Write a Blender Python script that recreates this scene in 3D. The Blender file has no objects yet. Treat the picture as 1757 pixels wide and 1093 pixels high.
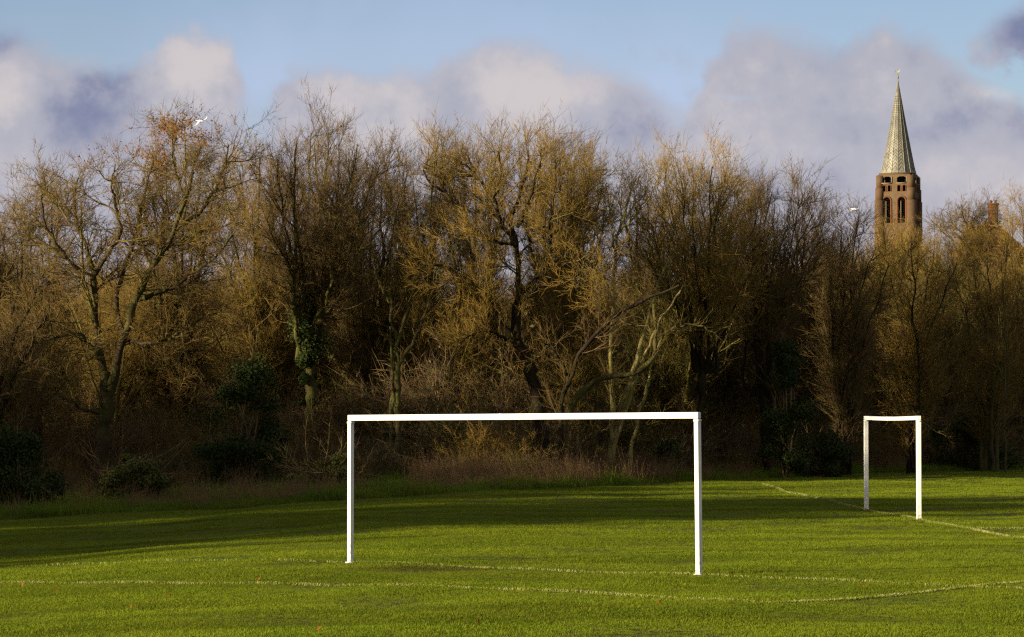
import bpy, math, random
import numpy as np
from mathutils import Vector

random.seed(7)
RNG = np.random.default_rng(11)
scene = bpy.context.scene
R = math.radians

# ------------------------------------------------------------------ camera
F = 4900.0 / 1757.0          # focal length in image widths
CAM_H = 2.4
cam_d = bpy.data.cameras.new('camera')
cam_d.sensor_width = 36.0
cam_d.lens = 36.0 * F
cam_d.clip_start = 0.5
cam_d.clip_end = 6000.0
cam = bpy.data.objects.new('camera', cam_d)
scene.collection.objects.link(cam)
cam.location = (0, 0, CAM_H)
cam.rotation_euler = (R(90) + math.atan((722 - 546.5) / 4900.0), 0, 0)
scene.camera = cam

scene.render.engine = 'CYCLES'
scene.cycles.use_denoising = False        # the denoiser smears fine twigs
scene.cycles.max_bounces = 4
scene.cycles.diffuse_bounces = 3
scene.cycles.filter_width = 1.3
scene.cycles.sample_clamp_indirect = 3.0
scene.cycles.sample_clamp_direct = 4.0

# ------------------------------------------------------------------ light
SUN_AZ = 29.0      # degrees: the light travels to the right and this far away from the camera
SUN_EL = 9.5
EXPO = 1.25
sdir = Vector((math.cos(R(SUN_AZ)) * math.cos(R(SUN_EL)), math.sin(R(SUN_AZ)) * math.cos(R(SUN_EL)), -math.sin(R(SUN_EL))))
sun_d = bpy.data.lights.new('sun', 'SUN')
sun_d.energy = 5.0
sun_d.angle = R(0.53)
sun_d.color = (1.0, 0.83, 0.56)
sun = bpy.data.objects.new('sun', sun_d)
scene.collection.objects.link(sun)
sun.rotation_euler = sdir.to_track_quat('-Z', 'Y').to_euler()
sun.location = (-60, -40, 60)
scene.view_settings.view_transform = 'Standard'
scene.view_settings.look = 'None'
scene.view_settings.gamma = 1.0
scene.view_settings.exposure = EXPO
scene.view_settings.use_curve_mapping = False


def srgb(r, g, b):
    def f(c):
        c = c / 255.0
        return c / 12.92 if c <= 0.04045 else ((c + 0.055) / 1.055) ** 2.4
    return (f(r), f(g), f(b), 1.0)


class NT:
    """short hand for building node trees"""
    def __init__(self, tree):
        self.t = tree
        tree.nodes.clear()

    def n(self, typ, **kw):
        nd = self.t.nodes.new(typ)
        ins = kw.pop('ins', {})
        for k, v in kw.items():
            setattr(nd, k, v)
        for k, v in ins.items():
            sock = nd.inputs[k]
            if isinstance(v, bpy.types.NodeSocket):
                self.t.links.new(v, sock)
            else:
                sock.default_value = v
        return nd

    def math(self, op, a, b=0.0, c=0.0, clamp=False):
        return self.n('ShaderNodeMath', operation=op, use_clamp=clamp, ins={0: a, 1: b, 2: c}).outputs[0]

    def mix(self, f, a, b, blend='MIX'):
        nd = self.n('ShaderNodeMix', data_type='RGBA', blend_type=blend)
        for i, v in ((0, f), (6, a), (7, b)):
            if isinstance(v, bpy.types.NodeSocket):
                self.t.links.new(v, nd.inputs[i])
            else:
                nd.inputs[i].default_value = v
        return nd.outputs[2]

    def smooth(self, v, a, b, lo=0.0, hi=1.0):
        nd = self.n('ShaderNodeMapRange', interpolation_type='SMOOTHSTEP',
                    ins={0: v, 1: a, 2: b, 3: lo, 4: hi})
        return nd.outputs[0]


# ------------------------------------------------------------------ sky: physical sky with a bank of cloud
world = bpy.data.worlds.new('World')
scene.world = world
world.use_nodes = True
W_ = NT(world.node_tree)
WSTR = 0.12
out = W_.n('ShaderNodeOutputWorld')
bg = W_.n('ShaderNodeBackground', ins={'Strength': WSTR})
W_.t.links.new(bg.outputs[0], out.inputs[0])
sky = W_.n('ShaderNodeTexSky', sky_type='NISHITA', sun_disc=False, sun_elevation=R(SUN_EL),
           sun_rotation=math.atan2(-sdir.x, -sdir.y), air_density=1.0, dust_density=0.6, ozone_density=1.6)
KC = 1.0 / (WSTR * 2 ** EXPO)      # cloud radiance is given as it meets the eye


def cl(r, g, b):
    c = srgb(r, g, b)
    return (c[0] * KC, c[1] * KC, c[2] * KC, 1.0)


tc = W_.n('ShaderNodeTexCoord')
sep = W_.n('ShaderNodeSeparateXYZ', ins={0: tc.outputs['Generated']})
X, Y, Z = sep.outputs
warp = W_.n('ShaderNodeTexNoise', noise_dimensions='3D', ins={'Vector': tc.outputs['Generated'], 'Scale': 17.0, 'Detail': 6.0, 'Roughness': 0.55})
warp2 = W_.n('ShaderNodeTexNoise', noise_dimensions='3D', ins={'Vector': tc.outputs['Generated'], 'Scale': 45.0, 'Detail': 5.0, 'Roughness': 0.55})
w1 = W_.math('SUBTRACT', warp.outputs[0], 0.5)
w2 = W_.math('SUBTRACT', warp2.outputs[0], 0.5)
warp3 = W_.n('ShaderNodeTexNoise', noise_dimensions='3D', ins={'Vector': tc.outputs['Generated'], 'Scale': 120.0, 'Detail': 6.0, 'Roughness': 0.6})
w3 = W_.math('SUBTRACT', warp3.outputs[0], 0.5)
XW = W_.math('MULTIPLY_ADD', w1, 0.035, X)
ZW = W_.math('MULTIPLY_ADD', w2, 0.022, Z)


def ux(px):
    return (px - 878.5) / 4900.0


def uz(py):
    return (722 - py) / 4900.0


ramp = W_.n('ShaderNodeValToRGB')
ramp.color_ramp.interpolation = 'B_SPLINE'
tops = [(-60, 70), (40, 85), (120, 128), (230, 150), (285, 120), (320, 66), (400, 74), (428, 150), (450, 215), (500, 200),
        (520, 140), (600, 118), (700, 140), (780, 92), (840, 78), (960, 76), (1050, 112), (1110, 168), (1165, 205), (1190, 185),
        (1215, 130), (1245, 78), (1290, 52), (1370, 70), (1440, 90), (1500, 58), (1560, 76), (1640, 130), (1690, 170), (1800, 190)]
x0, x1 = ux(-200), ux(1960)
z0, z1 = 0.0, 0.16
cr = ramp.color_ramp
while len(cr.elements) > 1:
    cr.elements.remove(cr.elements[-1])
for i, (px, py) in enumerate(tops):
    pos = (ux(px) - x0) / (x1 - x0)
    e = cr.elements[0] if i == 0 else cr.elements.new(pos)
    e.position = pos
    v = (uz(py) - z0) / (z1 - z0)
    e.color = (v, v, v, 1)
W_.t.links.new(W_.math('MULTIPLY_ADD', XW, 1 / (x1 - x0), -x0 / (x1 - x0)), ramp.inputs[0])
top = W_.math('MULTIPLY', ramp.outputs[0], z1)
diff = W_.math('SUBTRACT', top, ZW)
diff = W_.math('MULTIPLY_ADD', w1, 0.034, diff)
diff = W_.math('MULTIPLY_ADD', w3, 0.012, diff)


def blob(px, py, rx, ry, warped=True):
    a = W_.math('MULTIPLY', W_.math('SUBTRACT', XW if warped else X, ux(px)), 4900.0 / rx)
    b = W_.math('MULTIPLY', W_.math('SUBTRACT', ZW if warped else Z, uz(py)), 4900.0 / ry)
    r2 = W_.math('ADD', W_.math('MULTIPLY', a, a), W_.math('MULTIPLY', b, b))
    return W_.math('POWER', 2.718, W_.math('MULTIPLY', r2, -1.0))


def blobs(lst):
    acc = None
    for px, py, rx, ry, s in lst:
        b = W_.math('MULTIPLY', blob(px, py, rx, ry), s)
        acc = b if acc is None else W_.math('ADD', acc, b)
    return acc


mask = W_.smooth(W_.math('MULTIPLY_ADD', w2, 0.02, diff), -0.0065, 0.0050)
extra = W_.math('ADD', blobs([(1735, 75, 75, 50, 1.0), (1760, 20, 30, 60, .5), (40, 70, 60, 16, .35), (1120, 75, 90, 30, .2), (1165, 120, 70, 55, .42)]), W_.math('MULTIPLY', w2, 1.4), clamp=True)
mask = W_.math('MAXIMUM', mask, W_.smooth(extra, 0.25, 0.75))
hole = W_.smooth(W_.math('ADD', blobs([(455, 200, 42, 60, .9), (1150, 195, 60, 30, .5), (1260, 160, 60, 12, .45), (1715, 130, 30, 22, .5)]), W_.math('MULTIPLY', w2, .5)), 0.25, 0.85)
mask = W_.math('MULTIPLY', mask, W_.math('MULTIPLY_ADD', hole, -0.70, 0.95))
lightm = blobs([(30, 190, 75, 75, .95), (360, 120, 70, 60, .95), (610, 165, 90, 50, .7), (920, 150, 150, 70, 1.0), (1330, 200, 140, 110, .35),
                (1700, 165, 45, 22, .9), (1500, 150, 60, 90, .35), (1260, 270, 130, 40, .45), (1650, 300, 140, 40, .4), (20, 285, 60, 40, .3), (700, 200, 60, 60, .3)])
darkm = blobs([(170, 205, 100, 62, 1.0), (0, 240, 80, 25, .5), (1130, 235, 70, 45, .5), (1420, 215, 120, 40, .2), (1740, 60, 60, 60, .9),
               (760, 190, 40, 40, .3), (1600, 220, 80, 40, .4), (30, 80, 60, 25, .8)])
tone = W_.math('ADD', W_.math('SUBTRACT', lightm, darkm), W_.math('MULTIPLY', W_.math('ADD', W_.math('MULTIPLY_ADD', w3, .7, w1), w2), 1.35))
c1 = W_.mix(W_.smooth(tone, -0.95, 0.15), cl(122, 129, 163), cl(178, 178, 191))
c2 = W_.mix(W_.smooth(tone, 0.0, 1.0), c1, cl(210, 202, 203))
# warmer and paler lower down
lowf = W_.smooth(Z, uz(150), uz(420))
c3 = W_.mix(W_.math('MULTIPLY', lowf, 0.35), c2, cl(196, 190, 200))
skyc = W_.mix(1.0, sky.outputs[0], (0.50, 0.485, 0.60, 1), 'MULTIPLY')
# thin high veil makes the blue paler toward the middle of the gap
veil = W_.math('ADD', W_.math('MULTIPLY', blobs([(800, 110, 620, 150, .55), (450, 180, 120, 90, .3), (1150, 180, 160, 70, .4)]), 1.0), W_.math('MULTIPLY', w1, .3), clamp=True)
skyc = W_.mix(veil, skyc, cl(186, 202, 233))
# added unseen cloud overhead and behind, toned to hold the ambient light down
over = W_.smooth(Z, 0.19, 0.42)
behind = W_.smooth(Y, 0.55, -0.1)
added_cloud = W_.math('MAXIMUM', over, behind)
W_.t.links.new(W_.mix(W_.math('MULTIPLY', added_cloud, .95), W_.mix(mask, skyc, c3), cl(164, 160, 158)), bg.inputs['Color'])

# ------------------------------------------------------------------ helpers
COL = scene.collection


def fpx(px, py, d):
    """world point seen at that place of the photo when it stands d metres away"""
    return np.array([(px - 878.5) / 4900.0 * d, d, CAM_H + (722.0 - py) / 4900.0 * d])


def new_mesh(name, V, quads=None, tris=None, smooth=False, mats=None, midx=None):
    V = np.asarray(V, dtype=np.float32).reshape(-1, 3)
    q = np.zeros((0, 4), np.int32) if quads is None else np.asarray(quads, np.int32).reshape(-1, 4)
    t = np.zeros((0, 3), np.int32) if tris is None else np.asarray(tris, np.int32).reshape(-1, 3)
    me = bpy.data.meshes.new(name)
    me.vertices.add(len(V))
    me.vertices.foreach_set('co', V.ravel())
    loops = np.concatenate([q.ravel(), t.ravel()]).astype(np.int32)
    me.loops.add(len(loops))
    me.loops.foreach_set('vertex_index', loops)
    n = len(q) + len(t)
    starts = np.concatenate([np.arange(len(q)) * 4, len(q) * 4 + np.arange(len(t)) * 3]).astype(np.int32)
    me.polygons.add(n)
    me.polygons.foreach_set('loop_start', starts)
    if smooth is not False:
        me.polygons.foreach_set('use_smooth', np.ones(n, bool))
    if midx is not None:
        me.polygons.foreach_set('material_index', np.asarray(midx, np.int32))
    for m in (mats or []):
        me.materials.append(m)
    me.update(calc_edges=True)
    return me


def link(name, me, parent=None, loc=None):
    o = bpy.data.objects.new(name, me)
    COL.objects.link(o)
    if parent is not None:
        o.parent = parent
    if loc is not None:
        o.location = loc
    return o


def tag(o, label=None, cat=None, group=None, kind=None):
    if label: o['label'] = label
    if cat: o['category'] = cat
    if group: o['group'] = group
    if kind: o['kind'] = kind
    return o


def empty(name, loc, rz=0.0):
    o = bpy.data.objects.new(name, None)
    o.empty_display_size = 0.3
    COL.objects.link(o)
    o.location = loc
    o.rotation_euler = (0, 0, rz)
    return o


class Geo:
    """collects faces of several shapes into one mesh"""
    def __init__(self):
        self.v, self.q, self.t, self.n = [], [], [], 0

    def add(self, V, q=None, t=None):
        V = np.asarray(V, float).reshape(-1, 3)
        if q is not None and len(q): self.q.append(np.asarray(q).reshape(-1, 4) + self.n)
        if t is not None and len(t): self.t.append(np.asarray(t).reshape(-1, 3) + self.n)
        self.v.append(V)
        self.n += len(V)

    def mesh(self, name, mats, smooth=False, origin=(0, 0, 0)):
        V = np.concatenate(self.v) - np.asarray(origin, float)
        return new_mesh(name, V, np.concatenate(self.q) if self.q else None, np.concatenate(self.t) if self.t else None, smooth, mats)

    def box(self, c, s, rz=0.0):
        c = np.asarray(c, float); h = np.asarray(s, float) / 2
        p = np.array([[-1, -1, -1], [1, -1, -1], [1, 1, -1], [-1, 1, -1], [-1, -1, 1], [1, -1, 1], [1, 1, 1], [-1, 1, 1]]) * h
        ca, sa = math.cos(rz), math.sin(rz)
        p = np.c_[p[:, 0] * ca - p[:, 1] * sa, p[:, 0] * sa + p[:, 1] * ca, p[:, 2]] + c
        self.add(p, [[0, 3, 2, 1], [4, 5, 6, 7], [0, 1, 5, 4], [1, 2, 6, 5], [2, 3, 7, 6], [3, 0, 4, 7]])


def tubes(P, Rr, S):
    """P (n,K,3) centre lines, Rr (n,K) radii -> verts, quads"""
    n, K, _ = P.shape
    T = np.gradient(P, axis=1)
    T /= np.linalg.norm(T, axis=2, keepdims=True) + 1e-9
    mt = T.mean(1)
    ref = np.where(np.abs(mt[:, 2:3]) > 0.8, np.array([[1., 0, 0]]), np.array([[0, 0, 1.]]))
    ref = ref[:, None, :]
    U = np.cross(T, np.broadcast_to(ref, T.shape)); U /= np.linalg.norm(U, axis=2, keepdims=True) + 1e-9
    Vv = np.cross(T, U)
    a = np.arange(S) * 2 * np.pi / S
    ring = U[:, :, None, :] * np.cos(a)[None, None, :, None] + Vv[:, :, None, :] * np.sin(a)[None, None, :, None]
    pts = P[:, :, None, :] + ring * Rr[:, :, None, None]
    idx = np.arange(n * K * S).reshape(n, K, S)
    A = idx[:, :-1, :]; B = idx[:, 1:, :]
    A2 = np.roll(A, -1, 2); B2 = np.roll(B, -1, 2)
    q = np.stack([A, A2, B2, B], -1).reshape(-1, 4)
    return pts.reshape(-1, 3), q


def cones(B, T, r, S=3):
    """thin tapering twigs from B to T"""
    n = len(B)
    D = T - B; D /= np.linalg.norm(D, axis=1, keepdims=True) + 1e-9
    ref = np.where(np.abs(D[:, 2:3]) > 0.8, np.array([[1., 0, 0]]), np.array([[0, 0, 1.]]))
    U = np.cross(D, ref); U /= np.linalg.norm(U, axis=1, keepdims=True) + 1e-9
    Vv = np.cross(D, U)
    a = np.arange(S) * 2 * np.pi / S
    ring = B[:, None, :] + (U[:, None, :] * np.cos(a)[None, :, None] + Vv[:, None, :] * np.sin(a)[None, :, None]) * np.reshape(r, (-1, 1, 1))
    V = np.concatenate([ring, T[:, None, :]], 1).reshape(-1, 3)
    b = (np.arange(n) * (S + 1))[:, None]
    k = np.arange(S)[None, :]
    t = np.stack([b + k, b + (k + 1) % S, np.broadcast_to(b + S, (n, S))], -1).reshape(-1, 3)
    return V, t


def rand_dirs(rng, n):
    v = rng.normal(size=(n, 3))
    return v / np.linalg.norm(v, axis=1, keepdims=True)


def children(rng, P, Rr, dens, t0, t1, ang, angsd, L, Lsd, fall, trop, wig, K, ratio, flat=0.0, rmin=0.004, pull=None):
    """grow side branches out of the branches P; returns their centre lines and radii"""
    n, Kp, _ = P.shape
    seg = np.linalg.norm(np.diff(P, axis=1), axis=2)
    plen = seg.sum(1)
    cnt = rng.poisson(np.maximum(dens * plen * (t1 - t0), 0.0)) + (plen > 0.3)
    pi = np.repeat(np.arange(n), cnt)
    m = len(pi)
    t = rng.uniform(t0, t1, m)
    f = t * (Kp - 1); i = np.minimum(f.astype(int), Kp - 2); w = (f - i)[:, None]
    B = P[pi, i] * (1 - w) + P[pi, i + 1] * w
    rp = Rr[pi, i] * (1 - w[:, 0]) + Rr[pi, i + 1] * w[:, 0]
    T = P[pi, i + 1] - P[pi, i]; T /= np.linalg.norm(T, axis=1, keepdims=True) + 1e-9
    a = np.radians(rng.normal(ang, angsd, m))
    side = rand_dirs(rng, m)
    side[:, 2] *= (1 - flat)
    side -= (side * T).sum(1, keepdims=True) * T
    side /= np.linalg.norm(side, axis=1, keepdims=True) + 1e-9
    D = T * np.cos(a)[:, None] + side * np.sin(a)[:, None]
    ln = L * (1 - fall * t) * np.exp(rng.normal(0, Lsd, m))
    steps = K - 1
    pts = [B]
    up = np.array([0, 0, 1.0])
    for s in range(steps):
        D = D + rand_dirs(rng, m) * wig + up * trop / steps
        if pull is not None: D = D + pull / steps
        D /= np.linalg.norm(D, axis=1, keepdims=True)
        pts.append(pts[-1] + D * (ln / steps)[:, None])
    Q = np.stack(pts, 1)
    r0 = np.minimum(rp * 0.8, np.maximum(ln * ratio, rmin))
    taper = np.linspace(1, 0.3, K)[None, :]
    return Q, r0[:, None] * taper


def resample(pts, rad, K, rng=None, jit=0.0):
    pts = np.asarray(pts, float); rad = np.asarray(rad, float)
    # catmull rom through the control points
    n = len(pts)
    if n > 2:
        ext = np.vstack([2 * pts[0] - pts[1], pts, 2 * pts[-1] - pts[-2]])
        outp, outr = [], []
        for i in range(n - 1):
            p0, p1, p2, p3 = ext[i], ext[i + 1], ext[i + 2], ext[i + 3]
            for u in np.linspace(0, 1, 8, endpoint=False):
                outp.append(0.5 * ((2 * p1) + (-p0 + p2) * u + (2 * p0 - 5 * p1 + 4 * p2 - p3) * u * u + (-p0 + 3 * p1 - 3 * p2 + p3) * u ** 3))
                outr.append(rad[i] * (1 - u) + rad[i + 1] * u)
        outp.append(pts[-1]); outr.append(rad[-1])
        pts = np.array(outp); rad = np.array(outr)
    s = np.r_[0, np.cumsum(np.linalg.norm(np.diff(pts, axis=0), axis=1))]
    u = np.linspace(0, s[-1], K)
    Q = np.stack([np.interp(u, s, pts[:, k]) for k in range(3)], 1)
    rr = np.interp(u, s, rad)
    if rng is not None and jit > 0:
        w = rng.normal(size=(K, 3)) * jit
        w[0] = 0
        w = (w + np.roll(w, 1, 0)) / 2
        w[0] = 0
        Q = Q + w
    return Q, rr


# ------------------------------------------------------------------ ground shape
EDGE_X = [-60, -30, -16.5, -10.6, -5.1, -0.5, 7.5, 16.6, 25.5, 70]
EDGE_Y = [74, 86, 87.5, 90, 90.5, 97, 114, 131, 143, 175]


def edge_y(x):
    return np.interp(x, EDGE_X, EDGE_Y)


def ground_h(x, y):
    x = np.asarray(x, float); y = np.asarray(y, float)
    base = 0.028 * np.sin(x * 0.33 + 1.2) * np.sin(y * 0.21 + .4) + 0.018 * np.sin(x * 0.9 + y * 0.35) + 0.01 * np.sin(x * 2.1 - y * .8)
    xl = np.clip(-x, 0, 22)
    base = base - np.where(xl < 9, .0046 * xl ** 2, .373 + .04 * (xl - 9))      # the field falls away to the left
    base = base + .03 * np.exp(-((x - 2.9) ** 2 + (y - 44.1) ** 2) / 8.0)
    d = y - edge_y(x)
    rise = 0.75 * np.clip(d / 28.0, 0, 1) ** 1.2
    far = 0.004 * np.clip(y - 160, 0, 400)
    lip = 0.10 * np.exp(-((d - 1.2) / 1.0) ** 2)
    return base + np.where(d > 0, rise + lip * (d > 0), 0) + far


# ------------------------------------------------------------------ materials
def mat(name):
    m = bpy.data.materials.new(name)
    m.use_nodes = True
    return m, NT(m.node_tree)


def finish(N, col, rough=0.9, bump=None, bstr=0.3, bdist=0.02, trans=0.0, tcol=None, spec=0.2):
    out = N.n('ShaderNodeOutputMaterial')
    p = N.n('ShaderNodeBsdfPrincipled', ins={'Roughness': rough, 'Specular IOR Level': spec})
    if isinstance(col, bpy.types.NodeSocket):
        N.t.links.new(col, p.inputs['Base Color'])
    else:
        p.inputs['Base Color'].default_value = col
    if bump is not None:
        b = N.n('ShaderNodeBump', ins={'Strength': bstr, 'Distance': bdist, 'Height': bump})
        N.t.links.new(b.outputs[0], p.inputs['Normal'])
    sh = p.outputs[0]
    if trans > 0:
        tr = N.n('ShaderNodeBsdfTranslucent')
        c = tcol if tcol is not None else col
        if isinstance(c, bpy.types.NodeSocket):
            N.t.links.new(c, tr.inputs[0])
        else:
            tr.inputs[0].default_value = c
        mx = N.n('ShaderNodeMixShader', ins={0: trans, 1: sh, 2: tr.outputs[0]})
        sh = mx.outputs[0]
    N.t.links.new(sh, out.inputs[0])


def bark_mat(name, a, b, moss, mossamt=0.5, scale=3.0):
    m, N = mat(name)
    g = N.n('ShaderNodeTexCoord').outputs['Object']
    n1 = N.n('ShaderNodeTexNoise', ins={'Vector': g, 'Scale': scale, 'Detail': 5.0, 'Roughness': .65}).outputs[0]
    n2 = N.n('ShaderNodeTexNoise', ins={'Vector': g, 'Scale': 0.8, 'Detail': 3.0}).outputs[0]
    st = N.n('ShaderNodeMapping', ins={0: g, 3: (14, 14, 2.2)})
    n3 = N.n('ShaderNodeTexNoise', ins={'Vector': st.outputs[0], 'Scale': 1.5, 'Detail': 4.0}).outputs[0]
    c = N.mix(N.smooth(n1, .35, .65), a, b)
    c = N.mix(N.math('MULTIPLY', N.smooth(n2, .42, .6), mossamt), c, moss)
    oi = N.n('ShaderNodeObjectInfo').outputs['Random']
    v = N.math('MULTIPLY_ADD', oi, 0.3, 0.85)
    c = N.mix(1.0, c, N.n('ShaderNodeCombineXYZ', ins={0: v, 1: v, 2: v}).outputs[0], 'MULTIPLY')
    finish(N, c, .95, n3, .6, .03, spec=.1)
    return m


def twig_mat(name, a, b):
    m, N = mat(name)
    g = N.n('ShaderNodeTexCoord').outputs['Object']
    n1 = N.n('ShaderNodeTexNoise', ins={'Vector': g, 'Scale': 0.7, 'Detail': 3.0}).outputs[0]
    c = N.mix(N.smooth(n1, .38, .62), a, b)
    isl = N.n('ShaderNodeNewGeometry').outputs['Random Per Island']
    v = N.math('MULTIPLY_ADD', isl, 0.7, 0.65)
    c = N.mix(1.0, c, N.n('ShaderNodeCombineXYZ', ins={0: v, 1: v, 2: v}).outputs[0], 'MULTIPLY')
    finish(N, c, .8, spec=.25)
    return m


M = {}
M['bark_oak'] = bark_mat('oak bark', (.04, .03, .017, 1), (.07, .052, .027, 1), (.07, .075, .017, 1), .6)
M['bark_dark'] = bark_mat('dark willow bark', (.014, .010, .007, 1), (.032, .022, .013, 1), (.030, .032, .010, 1), .4)
M['bark_pale'] = bark_mat('pale mossy bark', (.19, .16, .068, 1), (.28, .235, .10, 1), (.22, .22, .045, 1), .6)
M['bark_olive'] = bark_mat('olive bark', (.05, .04, .018, 1), (.08, .065, .028, 1), (.085, .09, .02, 1), .7)
M['bough'] = bark_mat('mossy bough bark', (.095, .066, .026, 1), (.14, .10, .038, 1), (.13, .125, .025, 1), .6)
M['bough_dark'] = bark_mat('brown bough bark', (.065, .045, .024, 1), (.10, .07, .034, 1), (.08, .08, .02, 1), .4)
M['twig_oak'] = twig_mat('oak twigs', (0.133, 0.077, 0.018, 1), (0.113, 0.081, 0.020, 1))
M['twig_tawny'] = twig_mat('tawny twigs', (0.189, 0.118, 0.020, 1), (0.161, 0.104, 0.018, 1))
M['twig_gold'] = twig_mat('golden twigs', (0.246, 0.159, 0.028, 1), (0.199, 0.126, 0.023, 1))
M['twig_brown'] = twig_mat('purple brown twigs', (0.104, 0.064, 0.021, 1), (0.122, 0.081, 0.018, 1))
M['twig_olive'] = twig_mat('olive twigs', (0.133, 0.100, 0.018, 1), (0.085, 0.072, 0.012, 1))


def leaf_mat(name, a, b, trans=.3):
    m, N = mat(name)
    isl = N.n('ShaderNodeNewGeometry').outputs['Random Per Island']
    g = N.n('ShaderNodeTexCoord').outputs['Object']
    n1 = N.n('ShaderNodeTexNoise', ins={'Vector': g, 'Scale': 1.3, 'Detail': 2.0}).outputs[0]
    c = N.mix(N.math('ADD', N.math('MULTIPLY', isl, .7), N.math('MULTIPLY', n1, .4), clamp=True), a, b)
    finish(N, c, .75, trans=trans, tcol=c, spec=.15)
    return m


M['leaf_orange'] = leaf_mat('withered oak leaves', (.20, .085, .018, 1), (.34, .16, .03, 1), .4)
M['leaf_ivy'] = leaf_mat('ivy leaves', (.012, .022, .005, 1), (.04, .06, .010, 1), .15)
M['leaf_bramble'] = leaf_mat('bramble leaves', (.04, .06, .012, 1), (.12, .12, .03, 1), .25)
M['dead_stem'] = twig_mat('dead stems', (.15, .085, .034, 1), (.10, .065, .03, 1))
M['cane'] = twig_mat('bramble canes', (.12, .075, .04, 1), (.16, .12, .05, 1))


def grass_mat(name, base, alt, dry, dark):
    """blades tinted by where they stand, in mown bands, dry patches, worn spots and painted streaks of shade"""
    m, N = mat(name)
    pos = N.n('ShaderNodeNewGeometry').outputs['Position']
    n1 = N.n('ShaderNodeTexNoise', ins={'Vector': pos, 'Scale': .35, 'Detail': 4.0, 'Roughness': .6}).outputs[0]
    n2 = N.n('ShaderNodeTexNoise', ins={'Vector': pos, 'Scale': 2.4, 'Detail': 3.0, 'Roughness': .6}).outputs[0]
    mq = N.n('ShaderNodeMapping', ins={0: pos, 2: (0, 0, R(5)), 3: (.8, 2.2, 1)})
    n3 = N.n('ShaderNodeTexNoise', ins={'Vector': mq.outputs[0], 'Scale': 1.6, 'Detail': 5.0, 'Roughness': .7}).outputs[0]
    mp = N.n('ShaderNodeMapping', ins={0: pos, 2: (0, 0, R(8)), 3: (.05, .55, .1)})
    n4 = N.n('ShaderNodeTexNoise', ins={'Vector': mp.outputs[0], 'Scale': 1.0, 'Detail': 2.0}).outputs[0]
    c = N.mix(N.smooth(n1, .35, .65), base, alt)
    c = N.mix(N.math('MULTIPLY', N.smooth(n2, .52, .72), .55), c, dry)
    c = N.mix(N.math('MULTIPLY', N.smooth(n3, .56, .68), .85), c, dark)  # dark streaks painted in for the dim sides of small bumps
    # the trodden goal mouth
    sx = N.n('ShaderNodeSeparateXYZ', ins={0: pos})
    ga = N.math('MULTIPLY', N.math('ADD', sx.outputs[0], 1.2), .42); gb = N.math('MULTIPLY', N.math('SUBTRACT', sx.outputs[1], 46.6), .55)
    gm = N.math('SUBTRACT', 1.0, N.math('SQRT', N.math('ADD', N.math('MULTIPLY', ga, ga), N.math('MULTIPLY', gb, gb))), clamp=True)
    gm = N.smooth(N.math('MULTIPLY', gm, N.math('MULTIPLY_ADD', n2, 1.6, .1)), .12, .75)
    c = N.mix(N.math('MULTIPLY', gm, .75), c, (.085, .075, .02, 1))
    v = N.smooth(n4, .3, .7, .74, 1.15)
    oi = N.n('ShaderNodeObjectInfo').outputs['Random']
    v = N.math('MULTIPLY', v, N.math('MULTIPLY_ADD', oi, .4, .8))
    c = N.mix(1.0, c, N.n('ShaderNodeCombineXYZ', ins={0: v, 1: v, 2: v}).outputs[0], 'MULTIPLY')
    finish(N, c, .6, trans=.35, tcol=c, spec=.08)
    return m


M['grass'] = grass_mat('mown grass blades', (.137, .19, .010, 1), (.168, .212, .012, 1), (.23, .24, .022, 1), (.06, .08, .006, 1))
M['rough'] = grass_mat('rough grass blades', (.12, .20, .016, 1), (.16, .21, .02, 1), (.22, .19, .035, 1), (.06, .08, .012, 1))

m, N = mat('turf soil')
pos = N.n('ShaderNodeNewGeometry').outputs['Position']
n1 = N.n('ShaderNodeTexNoise', ins={'Vector': pos, 'Scale': 6.0, 'Detail': 6.0}).outputs[0]
n2 = N.n('ShaderNodeTexNoise', ins={'Vector': pos, 'Scale': .25, 'Detail': 3.0}).outputs[0]
c = N.mix(N.smooth(n1, .35, .65), (.050, .062, .008, 1), (.085, .10, .012, 1))
c = N.mix(N.math('MULTIPLY', N.smooth(n2, .45, .65), .5), c, (.055, .05, .015, 1))
finish(N, c, .95, n1, .8, .05, spec=.05)
M['soil'] = m

m, N = mat('lime line paint')
pos = N.n('ShaderNodeNewGeometry').outputs['Position']
n1 = N.n('ShaderNodeTexNoise', ins={'Vector': pos, 'Scale': 2.0, 'Detail': 4.0}).outputs[0]
c = N.mix(N.smooth(n1, .40, .62), (.18, .21, .03, 1), (.29, .295, .10, 1))
finish(N, c, .7, trans=.25, tcol=c)
M['line'] = m

m, N = mat('white goal paint')
g = N.n('ShaderNodeTexCoord').outputs['Object']
sp = N.n('ShaderNodeSeparateXYZ', ins={0: g})
n1 = N.n('ShaderNodeTexNoise', ins={'Vector': g, 'Scale': 7.0, 'Detail': 5.0, 'Roughness': .7}).outputs[0]
n2 = N.n('ShaderNodeTexNoise', ins={'Vector': g, 'Scale': 2.2, 'Detail': 5.0}).outputs[0]
n3 = N.n('ShaderNodeTexNoise', ins={'Vector': g, 'Scale': 22.0, 'Detail': 3.0}).outputs[0]
c = N.mix(N.smooth(n2, .45, .7), (.78, .78, .77, 1), (.66, .66, .63, 1))
c = N.mix(N.smooth(n1, .66, .72), c, (.30, .13, .07, 1))
splash = N.math('MULTIPLY', N.smooth(sp.outputs[2], .8, .0), N.smooth(n3, .40, .66))
c = N.mix(N.math('MULTIPLY', splash, .8), c, (.34, .33, .22, 1))
finish(N, c, .35, n3, .05, .003, spec=.5)
M['goal'] = m

m, N = mat('bare metal fitting')
finish(N, (.55, .55, .55, 1), .4)
M['fitting'] = m

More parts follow.
